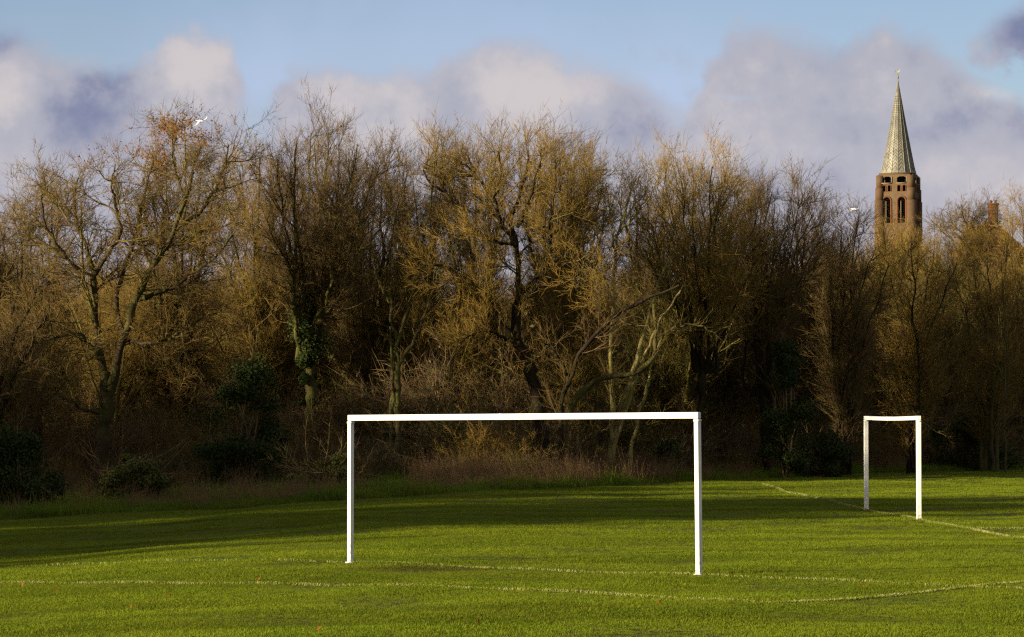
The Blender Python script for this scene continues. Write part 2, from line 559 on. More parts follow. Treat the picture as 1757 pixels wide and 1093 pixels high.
# ------------------------------------------------------------------ the ground
def axis(breaks):
    out = [breaks[0][0]]
    for a, b, s in breaks:
        n = max(1, int(round((b - a) / s)))
        out += list(np.linspace(a, b, n + 1)[1:])
    return np.array(out)


gx = axis([(-3000, -300, 300), (-300, -60, 20), (-60, 60, 1.0), (60, 300, 20), (300, 3000, 300)])
gy = axis([(-400, 20, 30), (20, 190, 1.0), (190, 400, 15), (400, 4400, 400)])
GX, GY = np.meshgrid(gx, gy)
GZ = ground_h(GX, GY)
idx = np.arange(GX.size).reshape(GX.shape)
q = np.stack([idx[:-1, :-1], idx[:-1, 1:], idx[1:, 1:], idx[1:, :-1]], -1)
me = new_mesh('ground', np.stack([GX, GY, GZ], -1), q, None, True, [M['soil']])
tag(link('ground', me), kind='structure')

# ------------------------------------------------------------------ scattering of stuff
def proto_collection(name, meshes):
    c = bpy.data.collections.new(name)
    for i, me in enumerate(meshes):
        o = bpy.data.objects.new('%s_%02d' % (name, i), me)
        c.objects.link(o)
    return c


def scatter(name, pts, rz, sc, idx, coll, label=None, cat=None, tilt=None):
    me = bpy.data.meshes.new(name)
    me.vertices.add(len(pts))
    me.vertices.foreach_set('co', np.asarray(pts, np.float32).ravel())
    rot = np.zeros((len(pts), 3), np.float32)
    rot[:, 2] = rz
    if tilt is not None: rot[:, :2] = tilt
    a = me.attributes.new('rot', 'FLOAT_VECTOR', 'POINT'); a.data.foreach_set('vector', rot.ravel())
    a = me.attributes.new('siz', 'FLOAT_VECTOR', 'POINT')
    sc = np.asarray(sc, np.float32)
    if sc.ndim == 1: sc = np.repeat(sc[:, None], 3, 1)
    a.data.foreach_set('vector', sc.astype(np.float32).ravel())
    a = me.attributes.new('pick', 'INT', 'POINT'); a.data.foreach_set('value', np.asarray(idx, np.int32))
    me.update()
    o = link(name, me)
    ng = bpy.data.node_groups.new(name, 'GeometryNodeTree')
    ng.interface.new_socket('Geometry', in_out='INPUT', socket_type='NodeSocketGeometry')
    ng.interface.new_socket('Geometry', in_out='OUTPUT', socket_type='NodeSocketGeometry')
    gi = ng.nodes.new('NodeGroupInput'); go = ng.nodes.new('NodeGroupOutput')
    ci = ng.nodes.new('GeometryNodeCollectionInfo')
    ci.inputs['Collection'].default_value = coll
    ci.inputs['Separate Children'].default_value = True
    ci.inputs['Reset Children'].default_value = True
    ip = ng.nodes.new('GeometryNodeInstanceOnPoints')
    ip.inputs['Pick Instance'].default_value = True

    def attr(n, t):
        nd = ng.nodes.new('GeometryNodeInputNamedAttribute'); nd.data_type = t
        nd.inputs[0].default_value = n
        return nd.outputs[0]
    L = ng.links.new
    L(gi.outputs[0], ip.inputs['Points']); L(ci.outputs[0], ip.inputs['Instance'])
    L(attr('pick', 'INT'), ip.inputs['Instance Index'])
    L(attr('rot', 'FLOAT_VECTOR'), ip.inputs['Rotation'])
    L(attr('siz', 'FLOAT_VECTOR'), ip.inputs['Scale'])
    L(ip.outputs[0], go.inputs[0])
    md = o.modifiers.new('scatter', 'NODES'); md.node_group = ng
    tag(o, label, cat, kind='stuff')
    return o


# ------------------------------------------------------------------ grass
def tuft(rng, n, rad, h, hsd, w, lean, mat_):
    base = np.c_[rng.normal(0, rad * .5, (n, 2)), np.zeros(n)]
    hh = h * np.exp(rng.normal(0, hsd, n))
    a = rng.uniform(0, 2 * np.pi, n)
    d = np.c_[np.cos(a), np.sin(a), np.zeros(n)]
    s = np.c_[-np.sin(a), np.cos(a), np.zeros(n)]
    ln = rng.uniform(.1, 1, n) * lean
    up = np.array([0, 0, 1.0])
    mid = base + up * (hh * .6)[:, None] + d * (hh * ln * .3)[:, None]
    tip = base + up * (hh * (1 - .25 * ln))[:, None] + d * (hh * ln)[:, None]
    ww = (w * rng.uniform(.6, 1.2, n))[:, None]
    base = base - up * h * .15
    V = np.stack([base - s * ww, base + s * ww, mid + s * ww * .75, mid - s * ww * .75, tip], 1).reshape(-1, 3)
    b = np.arange(n)[:, None] * 5
    return new_mesh('tuft', V, b + np.array([[0, 1, 2, 3]]), b + np.array([[3, 2, 4]]), False, [mat_])


rg = np.random.default_rng(5)
gr = proto_collection('turf_tuft', [tuft(rg, 24, .10, .019, .35, .0026, 1.3, M['grass']) for _ in range(6)])


def wedge(rng, ya, yb, dens, slope=0.215, pad=2.5):
    A = slope * (yb ** 2 - ya ** 2) + 2 * pad * (yb - ya)
    n = int(A * dens)
    # y distributed in proportion to the width there
    y = np.sqrt(rng.uniform(ya ** 2, yb ** 2, n))
    x = rng.uniform(-1, 1, n) * (slope * y + pad)
    return x, y


XS, YS = [], []
for ya, yb, de in ((29, 46, 230), (46, 62, 150), (62, 85, 80), (85, 112, 40), (112, 150, 20)):
    x, y = wedge(rg, ya, yb, de)
    XS.append(x); YS.append(y)
x = np.concatenate(XS); y = np.concatenate(YS)
k = y < edge_y(x) + .5
x, y = x[k], y[k]
sc = (.75 + .5 * rg.random(len(x))) * (1 + .5 * np.sin(x * 1.3 + np.sin(y * .7)) * np.sin(y * .9 + 2 * np.sin(x * .4))) * np.interp(y, [40, 80, 140], [1, 1.15, 1.5])
scatter('grass', np.c_[x, y, ground_h(x, y)], rg.uniform(0, 6.28, len(x)), sc, rg.integers(0, 6, len(x)), gr,
        'short mown green turf of the football pitch', 'grass')

# rough strip between the pitch and the brambles
rr_ = proto_collection('rough_tuft', [tuft(rg, 40, .35, .17, .45, .006, 1.0, M['rough']) for _ in range(5)])
n = 34000
x = rg.uniform(-30, 45, n); y = edge_y(x) + rg.uniform(0, 1, n) ** 1.3 * np.interp(x, [-15, 0, 10, 25], [24, 24, 10, 8])
k = np.abs(x) < .215 * y + 4
x, y = x[k], y[k]
clump = .55 + .75 * np.clip(np.sin(x * .9 + 1.3 * np.sin(y * .55)) * np.sin(y * .8 + x * .3) + .3 * rg.normal(size=len(x)), 0, 1)
scatter('rough_grass', np.c_[x, y, ground_h(x, y)], rg.uniform(0, 6.28, len(x)), clump, rg.integers(0, 5, len(x)), rr_,
        'longer unmown grass on the bank between the pitch and the brambles', 'grass')


# ------------------------------------------------------------------ pitch markings
def line_mark(pts, width=.12, dens=230, wear=.5, seed=1):
    width *= .7; dens *= .9; wear *= .5
    rng = np.random.default_rng(seed)
    pts = np.asarray(pts, float)
    B = []
    for a, b in zip(pts[:-1], pts[1:]):
        L = np.linalg.norm(b - a); n = int(L * dens)
        t = rng.random(n)
        wv = np.sin(t * L * .8 + seed) * .02
        nrm = np.array([-(b - a)[1], (b - a)[0]]) / L
        p = a + (b - a) * t[:, None] + nrm * (rng.uniform(-.5, .5, n) * width + wv)[:, None]
        keep = rng.random(n) < 1 - wear * (.5 + .5 * np.sin(t * L * .37 + seed * 2) * np.sin(t * L * 1.1 + seed))
        B.append(p[keep])
    p = np.concatenate(B); n = len(p)
    z = ground_h(p[:, 0], p[:, 1])
    dist = p[:, 1]
    a = rng.uniform(0, 6.28, n)
    s = np.c_[np.cos(a), np.sin(a), np.zeros(n)] * (.006 * rng.uniform(.6, 1.3, n) * np.interp(dist, [40, 100], [1, 1.4]))[:, None]
    h = .042 * rng.uniform(.6, 1.15, n) * np.interp(dist, [40, 80, 140], [1, 1.2, 1.6])
    base = np.c_[p, z]
    tip = base + np.c_[rng.normal(0, .02, (n, 2)), h]
    V = np.stack([base - s, base + s, tip + s * .6, tip - s * .6], 1).reshape(-1, 3)
    me = new_mesh('pitch_line', V, np.arange(n)[:, None] * 4 + np.arange(4)[None, :], None, False, [M['line']])
    tag(link('pitch_line', me), kind='structure')


# near goal: posts at L and Rr_, far goal at FL and FR
NL = np.array([-2.765, 49.0]); NR = np.array([2.885, 44.1])
gdir = (NR - NL) / np.linalg.norm(NR - NL); gn = np.array([gdir[1], -gdir[0]])   # gn points to the camera side
line_mark([NL - gdir * 16, NL], .10, 60, .9, 11)
line_mark([NL, NR + gdir * 12], .12, 210, .75, 1)
cA = NL - gdir * 5.2 + gn * 5.0
cB = NR + gdir * 4.9 + gn * 5.0
line_mark([cA - gdir * 4, cA, cB], .12, 240, .6, 2)
line_mark([cB, (8.3, 42.9)], .12, 260, .35, 3)
FL_ = np.array([9.44, 76.2]); FR = np.array([9.86, 69.3])
fd = (FR - FL_) / np.linalg.norm(FR - FL_)
fn = np.array([-fd[1], fd[0]])
line_mark([(9.35, 106.5), (9.40, 92), FL_, FR, FR + fd * 12], .12, 330, .12, 4)
line_mark([FR + fd * 5.5, FR + fd * 5.5 + fn * 5.5], .12, 220, .45, 5)
line_mark([FL_ - fd * 5.5 + fn * 4.4, FL_ - fd * 5.5 + fn * 5.5, FR + fd * 5.5 + fn * 5.5], .12, 220, .35, 6)


# ------------------------------------------------------------------ goals
def goal(a, b, ha, hb, label, hb_=.10, sag=0.0, lean_a=(0, 0), lean_b=(0, 0), w=.10):
    """a, b ground points of the posts; ha, hb heights of the top of the frame"""
    a = np.asarray(a, float); b = np.asarray(b, float)
    za = float(ground_h(*a)); zb = float(ground_h(*b))
    mid = (a + b) / 2
    rz = math.atan2(b[1] - a[1], b[0] - a[0])
    root = empty('football_goal', (mid[0], mid[1], 0), rz)
    tag(root, label, 'goal')
    L = np.linalg.norm(b - a)

    def bev(o, wd=.014):
        md = o.modifiers.new('bevel', 'BEVEL'); md.width = wd; md.segments = 3; md.limit_method = 'ANGLE'
        for p in o.data.polygons: p.use_smooth = True
        md.harden_normals = True

    def sweep(pts, hw, hh_, axis_):
        pts = np.asarray(pts, float); K = len(pts); V = []
        for p in pts:
            if axis_ == 'z':
                V += [p + (-hw, -hh_, 0), p + (hw, -hh_, 0), p + (hw, hh_, 0), p + (-hw, hh_, 0)]
            else:
                V += [p + (0, -hw, -hh_), p + (0, -hw, hh_), p + (0, hw, hh_), p + (0, hw, -hh_)]
        qs = []
        for k in range(K - 1):
            for j in range(4):
                qs.append([k * 4 + j, k * 4 + (j + 1) % 4, (k + 1) * 4 + (j + 1) % 4, (k + 1) * 4 + j])
        qs += [[3, 2, 1, 0], [(K - 1) * 4 + j for j in range(4)]]
        g = Geo(); g.add(V, qs)
        return g
    tops = []
    for sx, z, hgt, lean in ((-1, za, ha, lean_a), (1, zb, hb, lean_b)):
        x = sx * (L / 2)
        pts = [(x + lean[0] * t - 0, lean[1] * t, z - .25 + (hgt - hb_ - .002 + .25) * t) for t in np.linspace(0, 1, 5)]
        o = link('post', sweep(pts, w / 2, w / 2 * 1.08, 'z').mesh('post', [M['goal']]), root)
        bev(o)
        tops.append((x + lean[0], lean[1], z + hgt - hb_ / 2))
        # socket collar in the turf
        c = Geo(); c.box((x, 0, z + .008), (w + .05, w + .05, .03))
        cc = link('ground_socket', c.mesh('ground_socket', [M['fitting']]), o)
    p0, p1 = np.array(tops[0]), np.array(tops[1])
    p0 = p0 - (w / 2, 0, 0); p1 = p1 + (w / 2, 0, 0)
    pts = [p0 + (p1 - p0) * t - np.array([0, 0, sag * 4 * t * (1 - t)]) for t in np.linspace(0, 1, 13)]
    cb = link('crossbar', sweep(pts, w / 2 * 1.02, hb_ / 2, 'x').mesh('crossbar', [M['goal']]), root)
    bev(cb)
    for p, s in ((p0, 1), (p1, -1)):
        j = Geo(); j.box((p[0] + s * w / 2, p[1], p[2] - hb_ * .5 - .03), (w + .005, w * 1.08 + .005, .03))
        link('corner_clamp', j.mesh('corner_clamp', [M['goal']]), cb)
    j = Geo(); m_ = (p0 + p1) / 2; j.box((m_[0] - .3, m_[1], m_[2] - sag), (.012, w * 1.02 + .006, hb_ + .006))
    link('joint_band', j.mesh('joint_band', [M['goal']]), cb)
    return root


goal(NL, NR, 2.535, 2.515, 'large white goal frame standing nearest, wide open to the camera, without a net', sag=.0, lean_a=(0, 0), lean_b=(-.03, 0), w=.083)
goal(FL_, FR, 2.52, 2.52, 'white goal frame farther away at the right, seen almost end on, its crossbar sagging', sag=.022, w=.106)


# ------------------------------------------------------------------ trees
def build_tree(name, origin, stems, levels, seed, bark, twig, parent_tag, S0=8, leaves=None, twigcone=None, name_trunk='trunk'):
    """stems: list of (points (world), radii). levels: list of dicts for children()."""
    rng = np.random.default_rng(seed)
    origin = np.asarray(origin, float)
    root = empty(name, origin)
    trunk = Geo(); K0 = 26
    SP, SR = [], []
    for i, (p, r, *rest) in enumerate(stems):
        Q, rr = resample(p, r, K0, rng, .05)
        SP.append(Q); SR.append(rr)
    SP = np.stack(SP); SR = np.stack(SR)
    nz = 1 + .17 * rng.normal(size=SR.shape)
    V, qd = tubes(SP, SR * np.clip(nz, .8, 1.3), S0)
    trunk.add(V, qd)
    link(name_trunk, trunk.mesh('trunk', [bark], True, origin), root)
    crown = crown_geo(rng, SP, SR, levels, [st[2] if len(st) > 2 else {} for st in stems], twigcone)
    tips, cm = crown
    g = Geo()
    nq = 0
    if cm[1].v:
        g.add(np.concatenate(cm[1].v), np.concatenate(cm[1].q)); nq = sum(len(a) for a in cm[1].q)
    off = g.n
    g.add(np.concatenate(cm[0].v), np.concatenate(cm[0].q) if cm[0].q else None)
    g.t.append(np.concatenate(cm[0].t) + off)
    cme = g.mesh('crown', [M['bough_dark'] if twig is M['twig_brown'] else M['bough'], twig], False, origin)
    mi = np.ones(len(cme.polygons), np.int32); mi[:nq] = 0
    cme.polygons.foreach_set('material_index', mi)
    link('crown', cme, root)
    return root, tips, rng


def crown_geo(rng, SP, SR, levels, opts=None, cone=None):
    thin, thick = Geo(), Geo()
    if opts:
        ks = [o.get('twigs', True) for o in opts]
        SP = SP[ks]; SR = SR[ks]
    P, Rr = SP, SR
    allP = [(P, Rr)]
    tips = None
    for li, lv in enumerate(levels):
        lv = dict(lv)
        S = lv.pop('S', 3); srcs = lv.pop('src', 1)
        parts = []
        for (PP, RR) in allP[-srcs:]:
            parts.append(children(rng, PP, RR, **lv))
        K = parts[0][0].shape[1]
        P = np.concatenate([a for a, b in parts]); Rr = np.concatenate([b for a, b in parts])
        allP.append((P, Rr))
        V, qd = tubes(P, Rr, S)
        (thick if S >= 4 else thin).add(V, qd)
    # last level: short needle like twigs
    c = dict(dens=4.6, L=.34, ang=38, trop=.15, r=.0068)
    c.update(cone or {})
    for (PP, RR) in allP[-2:]:
        n, Kp, _ = PP.shape
        plen = np.linalg.norm(np.diff(PP, axis=1), axis=2).sum(1)
        cnt = rng.poisson(c['dens'] * plen)
        pi = np.repeat(np.arange(n), cnt); m = len(pi)
        t = rng.uniform(.1, 1, m); f = t * (Kp - 1); i = np.minimum(f.astype(int), Kp - 2); w = (f - i)[:, None]
        B = PP[pi, i] * (1 - w) + PP[pi, i + 1] * w
        T = PP[pi, i + 1] - PP[pi, i]; T /= np.linalg.norm(T, axis=1, keepdims=True) + 1e-9
        sd = rand_dirs(rng, m); sd -= (sd * T).sum(1, keepdims=True) * T; sd /= np.linalg.norm(sd, axis=1, keepdims=True) + 1e-9
        a = np.radians(rng.normal(c['ang'], 14, m))[:, None]
        D = T * np.cos(a) + sd * np.sin(a) + np.array([0, 0, c['trop']])
        D /= np.linalg.norm(D, axis=1, keepdims=True)
        ln = c['L'] * np.exp(rng.normal(0, .4, m))
        V, t3 = cones(B, B + D * ln[:, None], c['r'] * rng.uniform(.7, 1.3, m))
        thin.add(V, None, t3)
        tips = B if tips is None else np.concatenate([tips, B])
    return tips, (thin, thick, None)


def leaf_cards(rng, centres, n, spread, size, mat_, name, parent, origin):
    c = centres[rng.integers(0, len(centres), n)] + rng.normal(0, spread, (n, 3))
    u = rand_dirs(rng, n); v = rand_dirs(rng, n)
    v -= (u * v).sum(1, keepdims=True) * u; v /= np.linalg.norm(v, axis=1, keepdims=True)
    s = (size * rng.uniform(.6, 1.3, n))[:, None]
    V = np.stack([c - u * s, c + v * s * .55, c + u * s, c - v * s * .55], 1).reshape(-1, 3) - np.asarray(origin)
    me = new_mesh(name, V, np.arange(n)[:, None] * 4 + np.arange(4)[None, :], None, False, [mat_])
    return link(name, me, parent)


# growth habits
OAK = [dict(dens=2.8, t0=.2, t1=1, ang=50, angsd=14, L=2.3, Lsd=.22, fall=.62, trop=.25, wig=.26, K=7, ratio=.019, S=5),
       dict(dens=3.3, t0=.12, t1=1, ang=48, angsd=14, L=1.1, Lsd=.3, fall=.4, trop=.2, wig=.26, K=5, ratio=.017, S=4, src=2),
       dict(dens=5.0, t0=.1, t1=1, ang=44, angsd=14, L=.52, Lsd=.3, fall=.3, trop=.15, wig=.22, K=4, ratio=.013, S=3)]
BROOM = [dict(dens=2.0, t0=.2, t1=1, ang=36, angsd=12, L=2.6, Lsd=.22, fall=.62, trop=.45, wig=.15, K=7, ratio=.0145, S=5),
         dict(dens=2.7, t0=.1, t1=1, ang=38, angsd=12, L=1.25, Lsd=.3, fall=.45, trop=.35, wig=.15, K=5, ratio=.0125, S=4, src=2),
         dict(dens=4.0, t0=.1, t1=1, ang=36, angsd=12, L=.65, Lsd=.3, fall=.3, trop=.3, wig=.13, K=4, ratio=.011, S=3)]
WILLOW = [dict(dens=2.3, t0=.2, t1=1, ang=48, angsd=14, L=2.1, Lsd=.22, fall=.6, trop=.3, wig=.2, K=7, ratio=.0175, S=5),
          dict(dens=3.3, t0=.1, t1=1, ang=44, angsd=14, L=1.1, Lsd=.3, fall=.4, trop=.4, wig=.18, K=5, ratio=.014, S=4, src=2),
          dict(dens=4.8, t0=.1, t1=1, ang=38, angsd=12, L=.65, Lsd=.3, fall=.3, trop=.45, wig=.14, K=4, ratio=.0115, S=3)]


TOPK = 0.87      # limbs stop short of the crown's outline; the twigs reach it


def stem(d, pts, r0, r1, dz=0.0, opt=None):
    """pts: (px, py[, depth offset]) of a limb standing about d metres away"""
    P = []
    n = len(pts)
    for i, p in enumerate(pts):
        if p[1] < 450: p = (p[0], 450 - (450 - p[1]) * TOPK) + tuple(p[2:])
        dd = d + (p[2] if len(p) > 2 else dz * i / max(1, n - 1))
        P.append(fpx(p[0], p[1], dd))
    rad = np.linspace(r0, r1, n)
    return (np.array(P), rad, opt or {})


def base_at(px, d):
    x = (px - 878.5) / 4900 * d
    return np.array([x, d, float(ground_h(x, d))])


def hero(name, label, cat, px, d, stems, levels, seed, bark, twig, cone=None, group=None):
    b = base_at(px, d)
    for s in stems:
        if s[2].get('root'):
            s[0][0][2] = min(s[0][0][2], float(ground_h(s[0][0][0], s[0][0][1])) - .1)
    root, tips, rng = build_tree(name, b, stems, levels, seed, bark, twig, None, twigcone=cone)
    tag(root, label, cat, group)
    return root, tips, rng, b


RT = {'root': True, 'twigs': False}
NT_ = {'twigs': False}

# A: the broad oak at the left
d = 106
st = [stem(d, [(172, 830), (176, 760), (182, 690), (180, 640)], .30, .21, opt=RT),
      stem(d, [(186, 700), (196, 640), (214, 580), (232, 520), (250, 480), (272, 440), (300, 380), (318, 320), (330, 265), (345, 215)], .19, .03, -1.5),
      stem(d, [(180, 650), (170, 600), (163, 540), (160, 480), (152, 430), (135, 380), (128, 330), (135, 285)], .16, .03, 1.5),
      stem(d, [(165, 560), (150, 500), (120, 450), (85, 420), (60, 400), (35, 370), (20, 345)], .09, .02, 2.0),
      stem(d, [(161, 470), (185, 430), (205, 390), (195, 340), (190, 290), (195, 255)], .10, .02, -2.0),
      stem(d, [(175, 620), (140, 580), (100, 575), (60, 590), (30, 580)], .09, .02, -1.5),
      stem(d, [(216, 575), (200, 530), (205, 480), (225, 420), (240, 350), (250, 290), (262, 245)], .11, .02, 1.0),
      stem(d, [(235, 515), (280, 500), (330, 470), (370, 440), (400, 395)], .10, .02, -2.0),
      stem(d, [(252, 478), (275, 430), (278, 380), (280, 330), (270, 280)], .08, .02, 2.5),
      stem(d, [(300, 385), (340, 350), (370, 300), (385, 250), (390, 215)], .08, .02, .5),
      stem(d, [(280, 425), (330, 395), (380, 380), (420, 370)], .06, .02, -1.0),
      stem(d, [(160, 475), (110, 440), (80, 380), (70, 330), (80, 300)], .07, .02, -2.0),
      stem(d, [(215, 585), (260, 590), (310, 570), (350, 540)], .07, .02, -2.5),
      stem(d, [(175, 710), (140, 700), (100, 675), (50, 650)], .08, .02, -2.5),
      stem(d, [(318, 320), (300, 270), (296, 220), (300, 190)], .06, .02, 1.5),
      stem(d, [(135, 380), (100, 350), (85, 310)], .05, .02, 1.5)]
root, tips, rng, b = hero('oak_tree', 'broad spreading oak with a forked trunk and orange leaves left at its top', 'tree', 175, d, st, OAK, 21, M['bark_oak'], M['twig_oak'])
sel = []
for cx, cy, rr_px in ((350, 195, 34), (330, 215, 24), (300, 215, 30), (270, 215, 24), (225, 238, 30), (260, 262, 22), (160, 255, 30), (395, 190, 18), (345, 240, 20)):
    q_ = fpx(cx, cy, d)
    dd_ = np.hypot((tips[:, 0] - q_[0]), (tips[:, 2] - q_[2]))
    sel.append(tips[dd_ < rr_px * d / 4900])
sel = np.concatenate([s for s in sel if len(s)])
leaf_cards(rng, sel, 2000, .10, .045, M['leaf_orange'], 'withered_leaves', root, b)
leaf_cards(rng, tips, 1700, .09, .036, M['leaf_orange'], 'withered_leaves', root, b)


def fan(d, base, tipsxy, r0, r1, seed, bend=.25, depth=3.0, split=None):
    """several stems rising from one stool"""
    rng = np.random.default_rng(seed)
    out = []
    for i, (tx, ty) in enumerate(tipsxy):
        bx, by = base[0] + rng.normal(0, 10), base[1]
        dz = rng.uniform(-depth, depth)
        pts = []
        for t in np.linspace(0, 1, 7):
            x = bx + (tx - bx) * (t ** (1 + bend)) + rng.normal(0, 3.5) * (t > 0)
            y = by + (ty - by) * t
            pts.append((x, y, dz * t))
        o = {'root': True} if by > 740 else {}
        out.append(stem(d, pts, r0 * rng.uniform(.75, 1.15), r1, opt=o))
    return out


# B1: golden broom-crowned tree behind the oak's right side
st = fan(118, (455, 800), [(385, 330), (410, 270), (440, 250), (470, 262), (500, 300), (430, 330), (470, 340), (350, 370)], .17, .02, 31, .5)
hero('bare_tree', 'golden twigged tree with upright stems just right of the leafy oak', 'tree', 455, 118, st, BROOM, 32, M['bark_olive'], M['twig_tawny'])
# B2: tall many-stemmed tree with ivy on its trunk
d = 112
st = [stem(d, [(528, 810), (532, 720), (535, 640), (530, 560), (520, 490)], .26, .16, opt=RT)]
st += fan(d, (530, 620), [(440, 300), (470, 245), (500, 215), (530, 195), (565, 195), (610, 220), (650, 260), (585, 270), (500, 300), (690, 320), (630, 350)], .10, .018, 33, .15, 4.5)
rootB, tipsB, rngB, bB = hero('bare_tree', 'tall many stemmed tree with purplish tips, dark ivy wrapped round its lower trunk', 'tree', 530, d, st, BROOM, 34, M['bark_olive'], M['twig_brown'])
# B3: behind to the right
st = fan(122, (640, 800), [(600, 260), (640, 250), (665, 262), (690, 290), (705, 330), (670, 330), (620, 350)], .15, .018, 35, .4)
hero('bare_tree', 'upright bare tree with purple brown twigs behind the right side of the ivy clad tree', 'tree', 640, 122, st, BROOM, 36, M['bark_dark'], M['twig_brown'])
# C: slim forked tree left of centre
d = 110
st = [stem(d, [(681, 800), (682, 740), (683, 680), (684, 625)], .13, .11, opt=RT),
      stem(d, [(684, 628), (676, 570), (668, 510), (669, 440), (676, 370), (682, 330)], .075, .02, 1.0),
      stem(d, [(686, 625), (715, 575), (738, 515), (752, 470), (770, 430), (800, 400)], .075, .015, -1.0),
      stem(d, [(678, 600), (700, 530), (720, 440), (735, 350), (745, 280), (748, 240)], .075, .015, .5),
      stem(d, [(668, 520), (650, 480), (640, 430), (640, 380)], .05, .015, -1.0),
      stem(d, [(670, 740), (673, 690), (676, 600)], .07, .05, opt=RT),
      stem(d, [(668, 470), (700, 440), (740, 410)], .04, .015, 1.5),
      stem(d, [(672, 800), (670, 720), (672, 640), (670, 560)], .07, .04, opt=RT)]
SP_ = [dict(BROOM[0], dens=1.3, L=1.7, ang=42), dict(BROOM[1], dens=2.2, L=.9, ang=38), dict(BROOM[2], dens=3.0, L=.5)]
hero('bare_tree', 'slim tree forking low into three thin stems behind the left end of the near crossbar', 'tree', 681, d, st, SP_, 38, M['bark_olive'], M['twig_olive'])
# D: large leaning willow in the centre
d = 110
st = [stem(d, [(935, 770), (925, 700), (912, 640), (900, 605), (880, 580)], .27, .19, opt=RT),
      stem(d, [(890, 595), (884, 560), (888, 520), (893, 500), (890, 460), (885, 415), (880, 370), (890, 320), (905, 260), (905, 225)], .19, .03, 1.0),
      stem(d, [(884, 585), (862, 555), (835, 510), (810, 485), (770, 462), (730, 448), (700, 435)], .13, .04, -1.5, opt={}),
      stem(d, [(893, 505), (915, 480), (938, 455), (943, 400), (947, 350), (952, 300), (955, 250)], .11, .02, -1.5),
      stem(d, [(886, 418), (860, 370), (840, 350), (835, 310), (815, 270), (800, 235)], .10, .02, 1.5),
      stem(d, [(840, 352), (810, 350), (785, 340), (765, 310), (755, 270), (765, 235)], .07, .02, 2.0),
      stem(d, [(880, 415), (855, 410), (825, 395), (795, 392), (770, 400)], .06, .02, -2.0),
      stem(d, [(888, 380), (905, 340), (915, 300), (925, 260), (930, 225)], .07, .02, -2.0),
      stem(d, [(943, 400), (970, 370), (1000, 330), (1010, 290)], .06, .02, 2.0),
      stem(d, [(880, 585), (850, 573), (825, 570), (790, 585)], .07, .02, -2.5),
      stem(d, [(938, 455), (970, 450), (1010, 450), (1040, 480)], .06, .02, -2.0),
      stem(d, [(860, 370), (850, 320), (860, 270), (855, 230)], .06, .02, -1.0),
      stem(d, [(765, 310), (735, 290), (730, 260), (740, 235)], .05, .02, 0.),
      stem(d, [(885, 440), (905, 420), (920, 390), (960, 380), (990, 390)], .05, .02, 1.5)]
hero('willow_tree', 'large gnarled tree in the middle with a dark leaning trunk and a rounded crown', 'tree', 935, d, st, WILLOW, 41, M['bark_dark'], M['twig_tawny'])
# E, F: fallen boughs of the old tree on the ground: one thing
d = 109
st = [stem(d, [(960, 770), (965, 700), (980, 640), (1005, 590), (1045, 550), (1085, 525), (1130, 505), (1165, 492)], .115, .035, -1.0, {'root': True, 'twigs': True}),
      stem(d, [(1000, 595), (1040, 565), (1080, 535), (1110, 500)], .06, .025, 1.0),
      stem(d, [(975, 650), (955, 610), (945, 592), (935, 590)], .08, .03, -.5)]
hero('leaning_tree', 'half fallen tree whose thick dark boughs sweep low to the right behind the near goal', 'tree', 960, d, st, SP_, 43, M['bark_dark'], M['twig_brown'])
# G: pale leaning trunks above the crossbar
d = 113
st = [stem(d, [(1040, 800), (1060, 730), (1080, 660), (1094, 610), (1106, 565), (1124, 510), (1150, 440)], .17, .03, 1.0, {'root': True}),
      stem(d, [(1062, 740), (1080, 680), (1100, 625), (1128, 560), (1175, 490)], .09, .03, -1.0)]
hero('leaning_tree', 'two pale trunks leaning right together above the right half of the near crossbar', 'tree', 1044, d, st, SP_, 44, M['bark_pale'], M['twig_olive'])
st = [stem(113, [(1076, 800), (1090, 735), (1106, 675), (1118, 625), (1136, 570)], .10, .035, 1.0, {'root': True})]
hero('leaning_tree', 'thinner pale trunk leaning right beside the pair of pale trunks', 'tree', 1079, 113, st, SP_, 45, M['bark_pale'], M['twig_olive'])
st = [stem(114, [(1018, 800), (1022, 730), (1024, 680), (1030, 620), (1034, 570), (1044, 530)], .075, .03, 1.0, {'root': True})]
hero('sapling', 'upright mossy sapling left of the pale leaning trunks', 'sapling', 1018, 114, st, SP_, 145, M['bark_olive'], M['twig_olive'])
st = [stem(112, [(955, 800), (972, 720), (1000, 672), (1040, 648), (1085, 640), (1112, 625), (1124, 600), (1124, 560), (1122, 520)], .15, .05, -1.0, {'root': True}),
      stem(112, [(1126, 580), (1160, 560), (1205, 558), (1240, 585)], .05, .015, -1.0)]
hero('leaning_tree', 'low mossy bough running level to the right and turning up behind the near crossbar', 'tree', 955, 112, st, SP_, 146, M['bark_olive'], M['twig_olive'])
# H: group of thin upright stems
st = fan(116, (985, 800), [(960, 250), (985, 240), (1010, 262), (1035, 290), (975, 300), (1000, 330), (1045, 340), (950, 330)], .11, .018, 46, .3)
hero('bare_tree', 'cluster of thin upright stems with brown tips right of the gnarled central tree', 'tree', 985, 116, st, BROOM, 47, M['bark_olive'], M['twig_tawny'])
# I: tall thin tree
st = [stem(113, [(1048, 800), (1050, 700), (1048, 600), (1050, 500), (1058, 420), (1070, 370), (1082, 320), (1092, 285)], .10, .02, opt={'root': True}),
      stem(113, [(1056, 430), (1048, 380), (1046, 330), (1042, 290)], .05, .02, 1.),
      stem(113, [(1064, 390), (1095, 350), (1112, 315)], .05, .02, -1.)]
hero('bare_tree', 'tall thin tree with one yellowish stem rising between the two big middle crowns', 'tree', 1050, 113, st, [dict(BROOM[0], L=1.5, dens=1.6, ang=35), BROOM[1], BROOM[2]], 48, M['bark_pale'], M['twig_oak'])
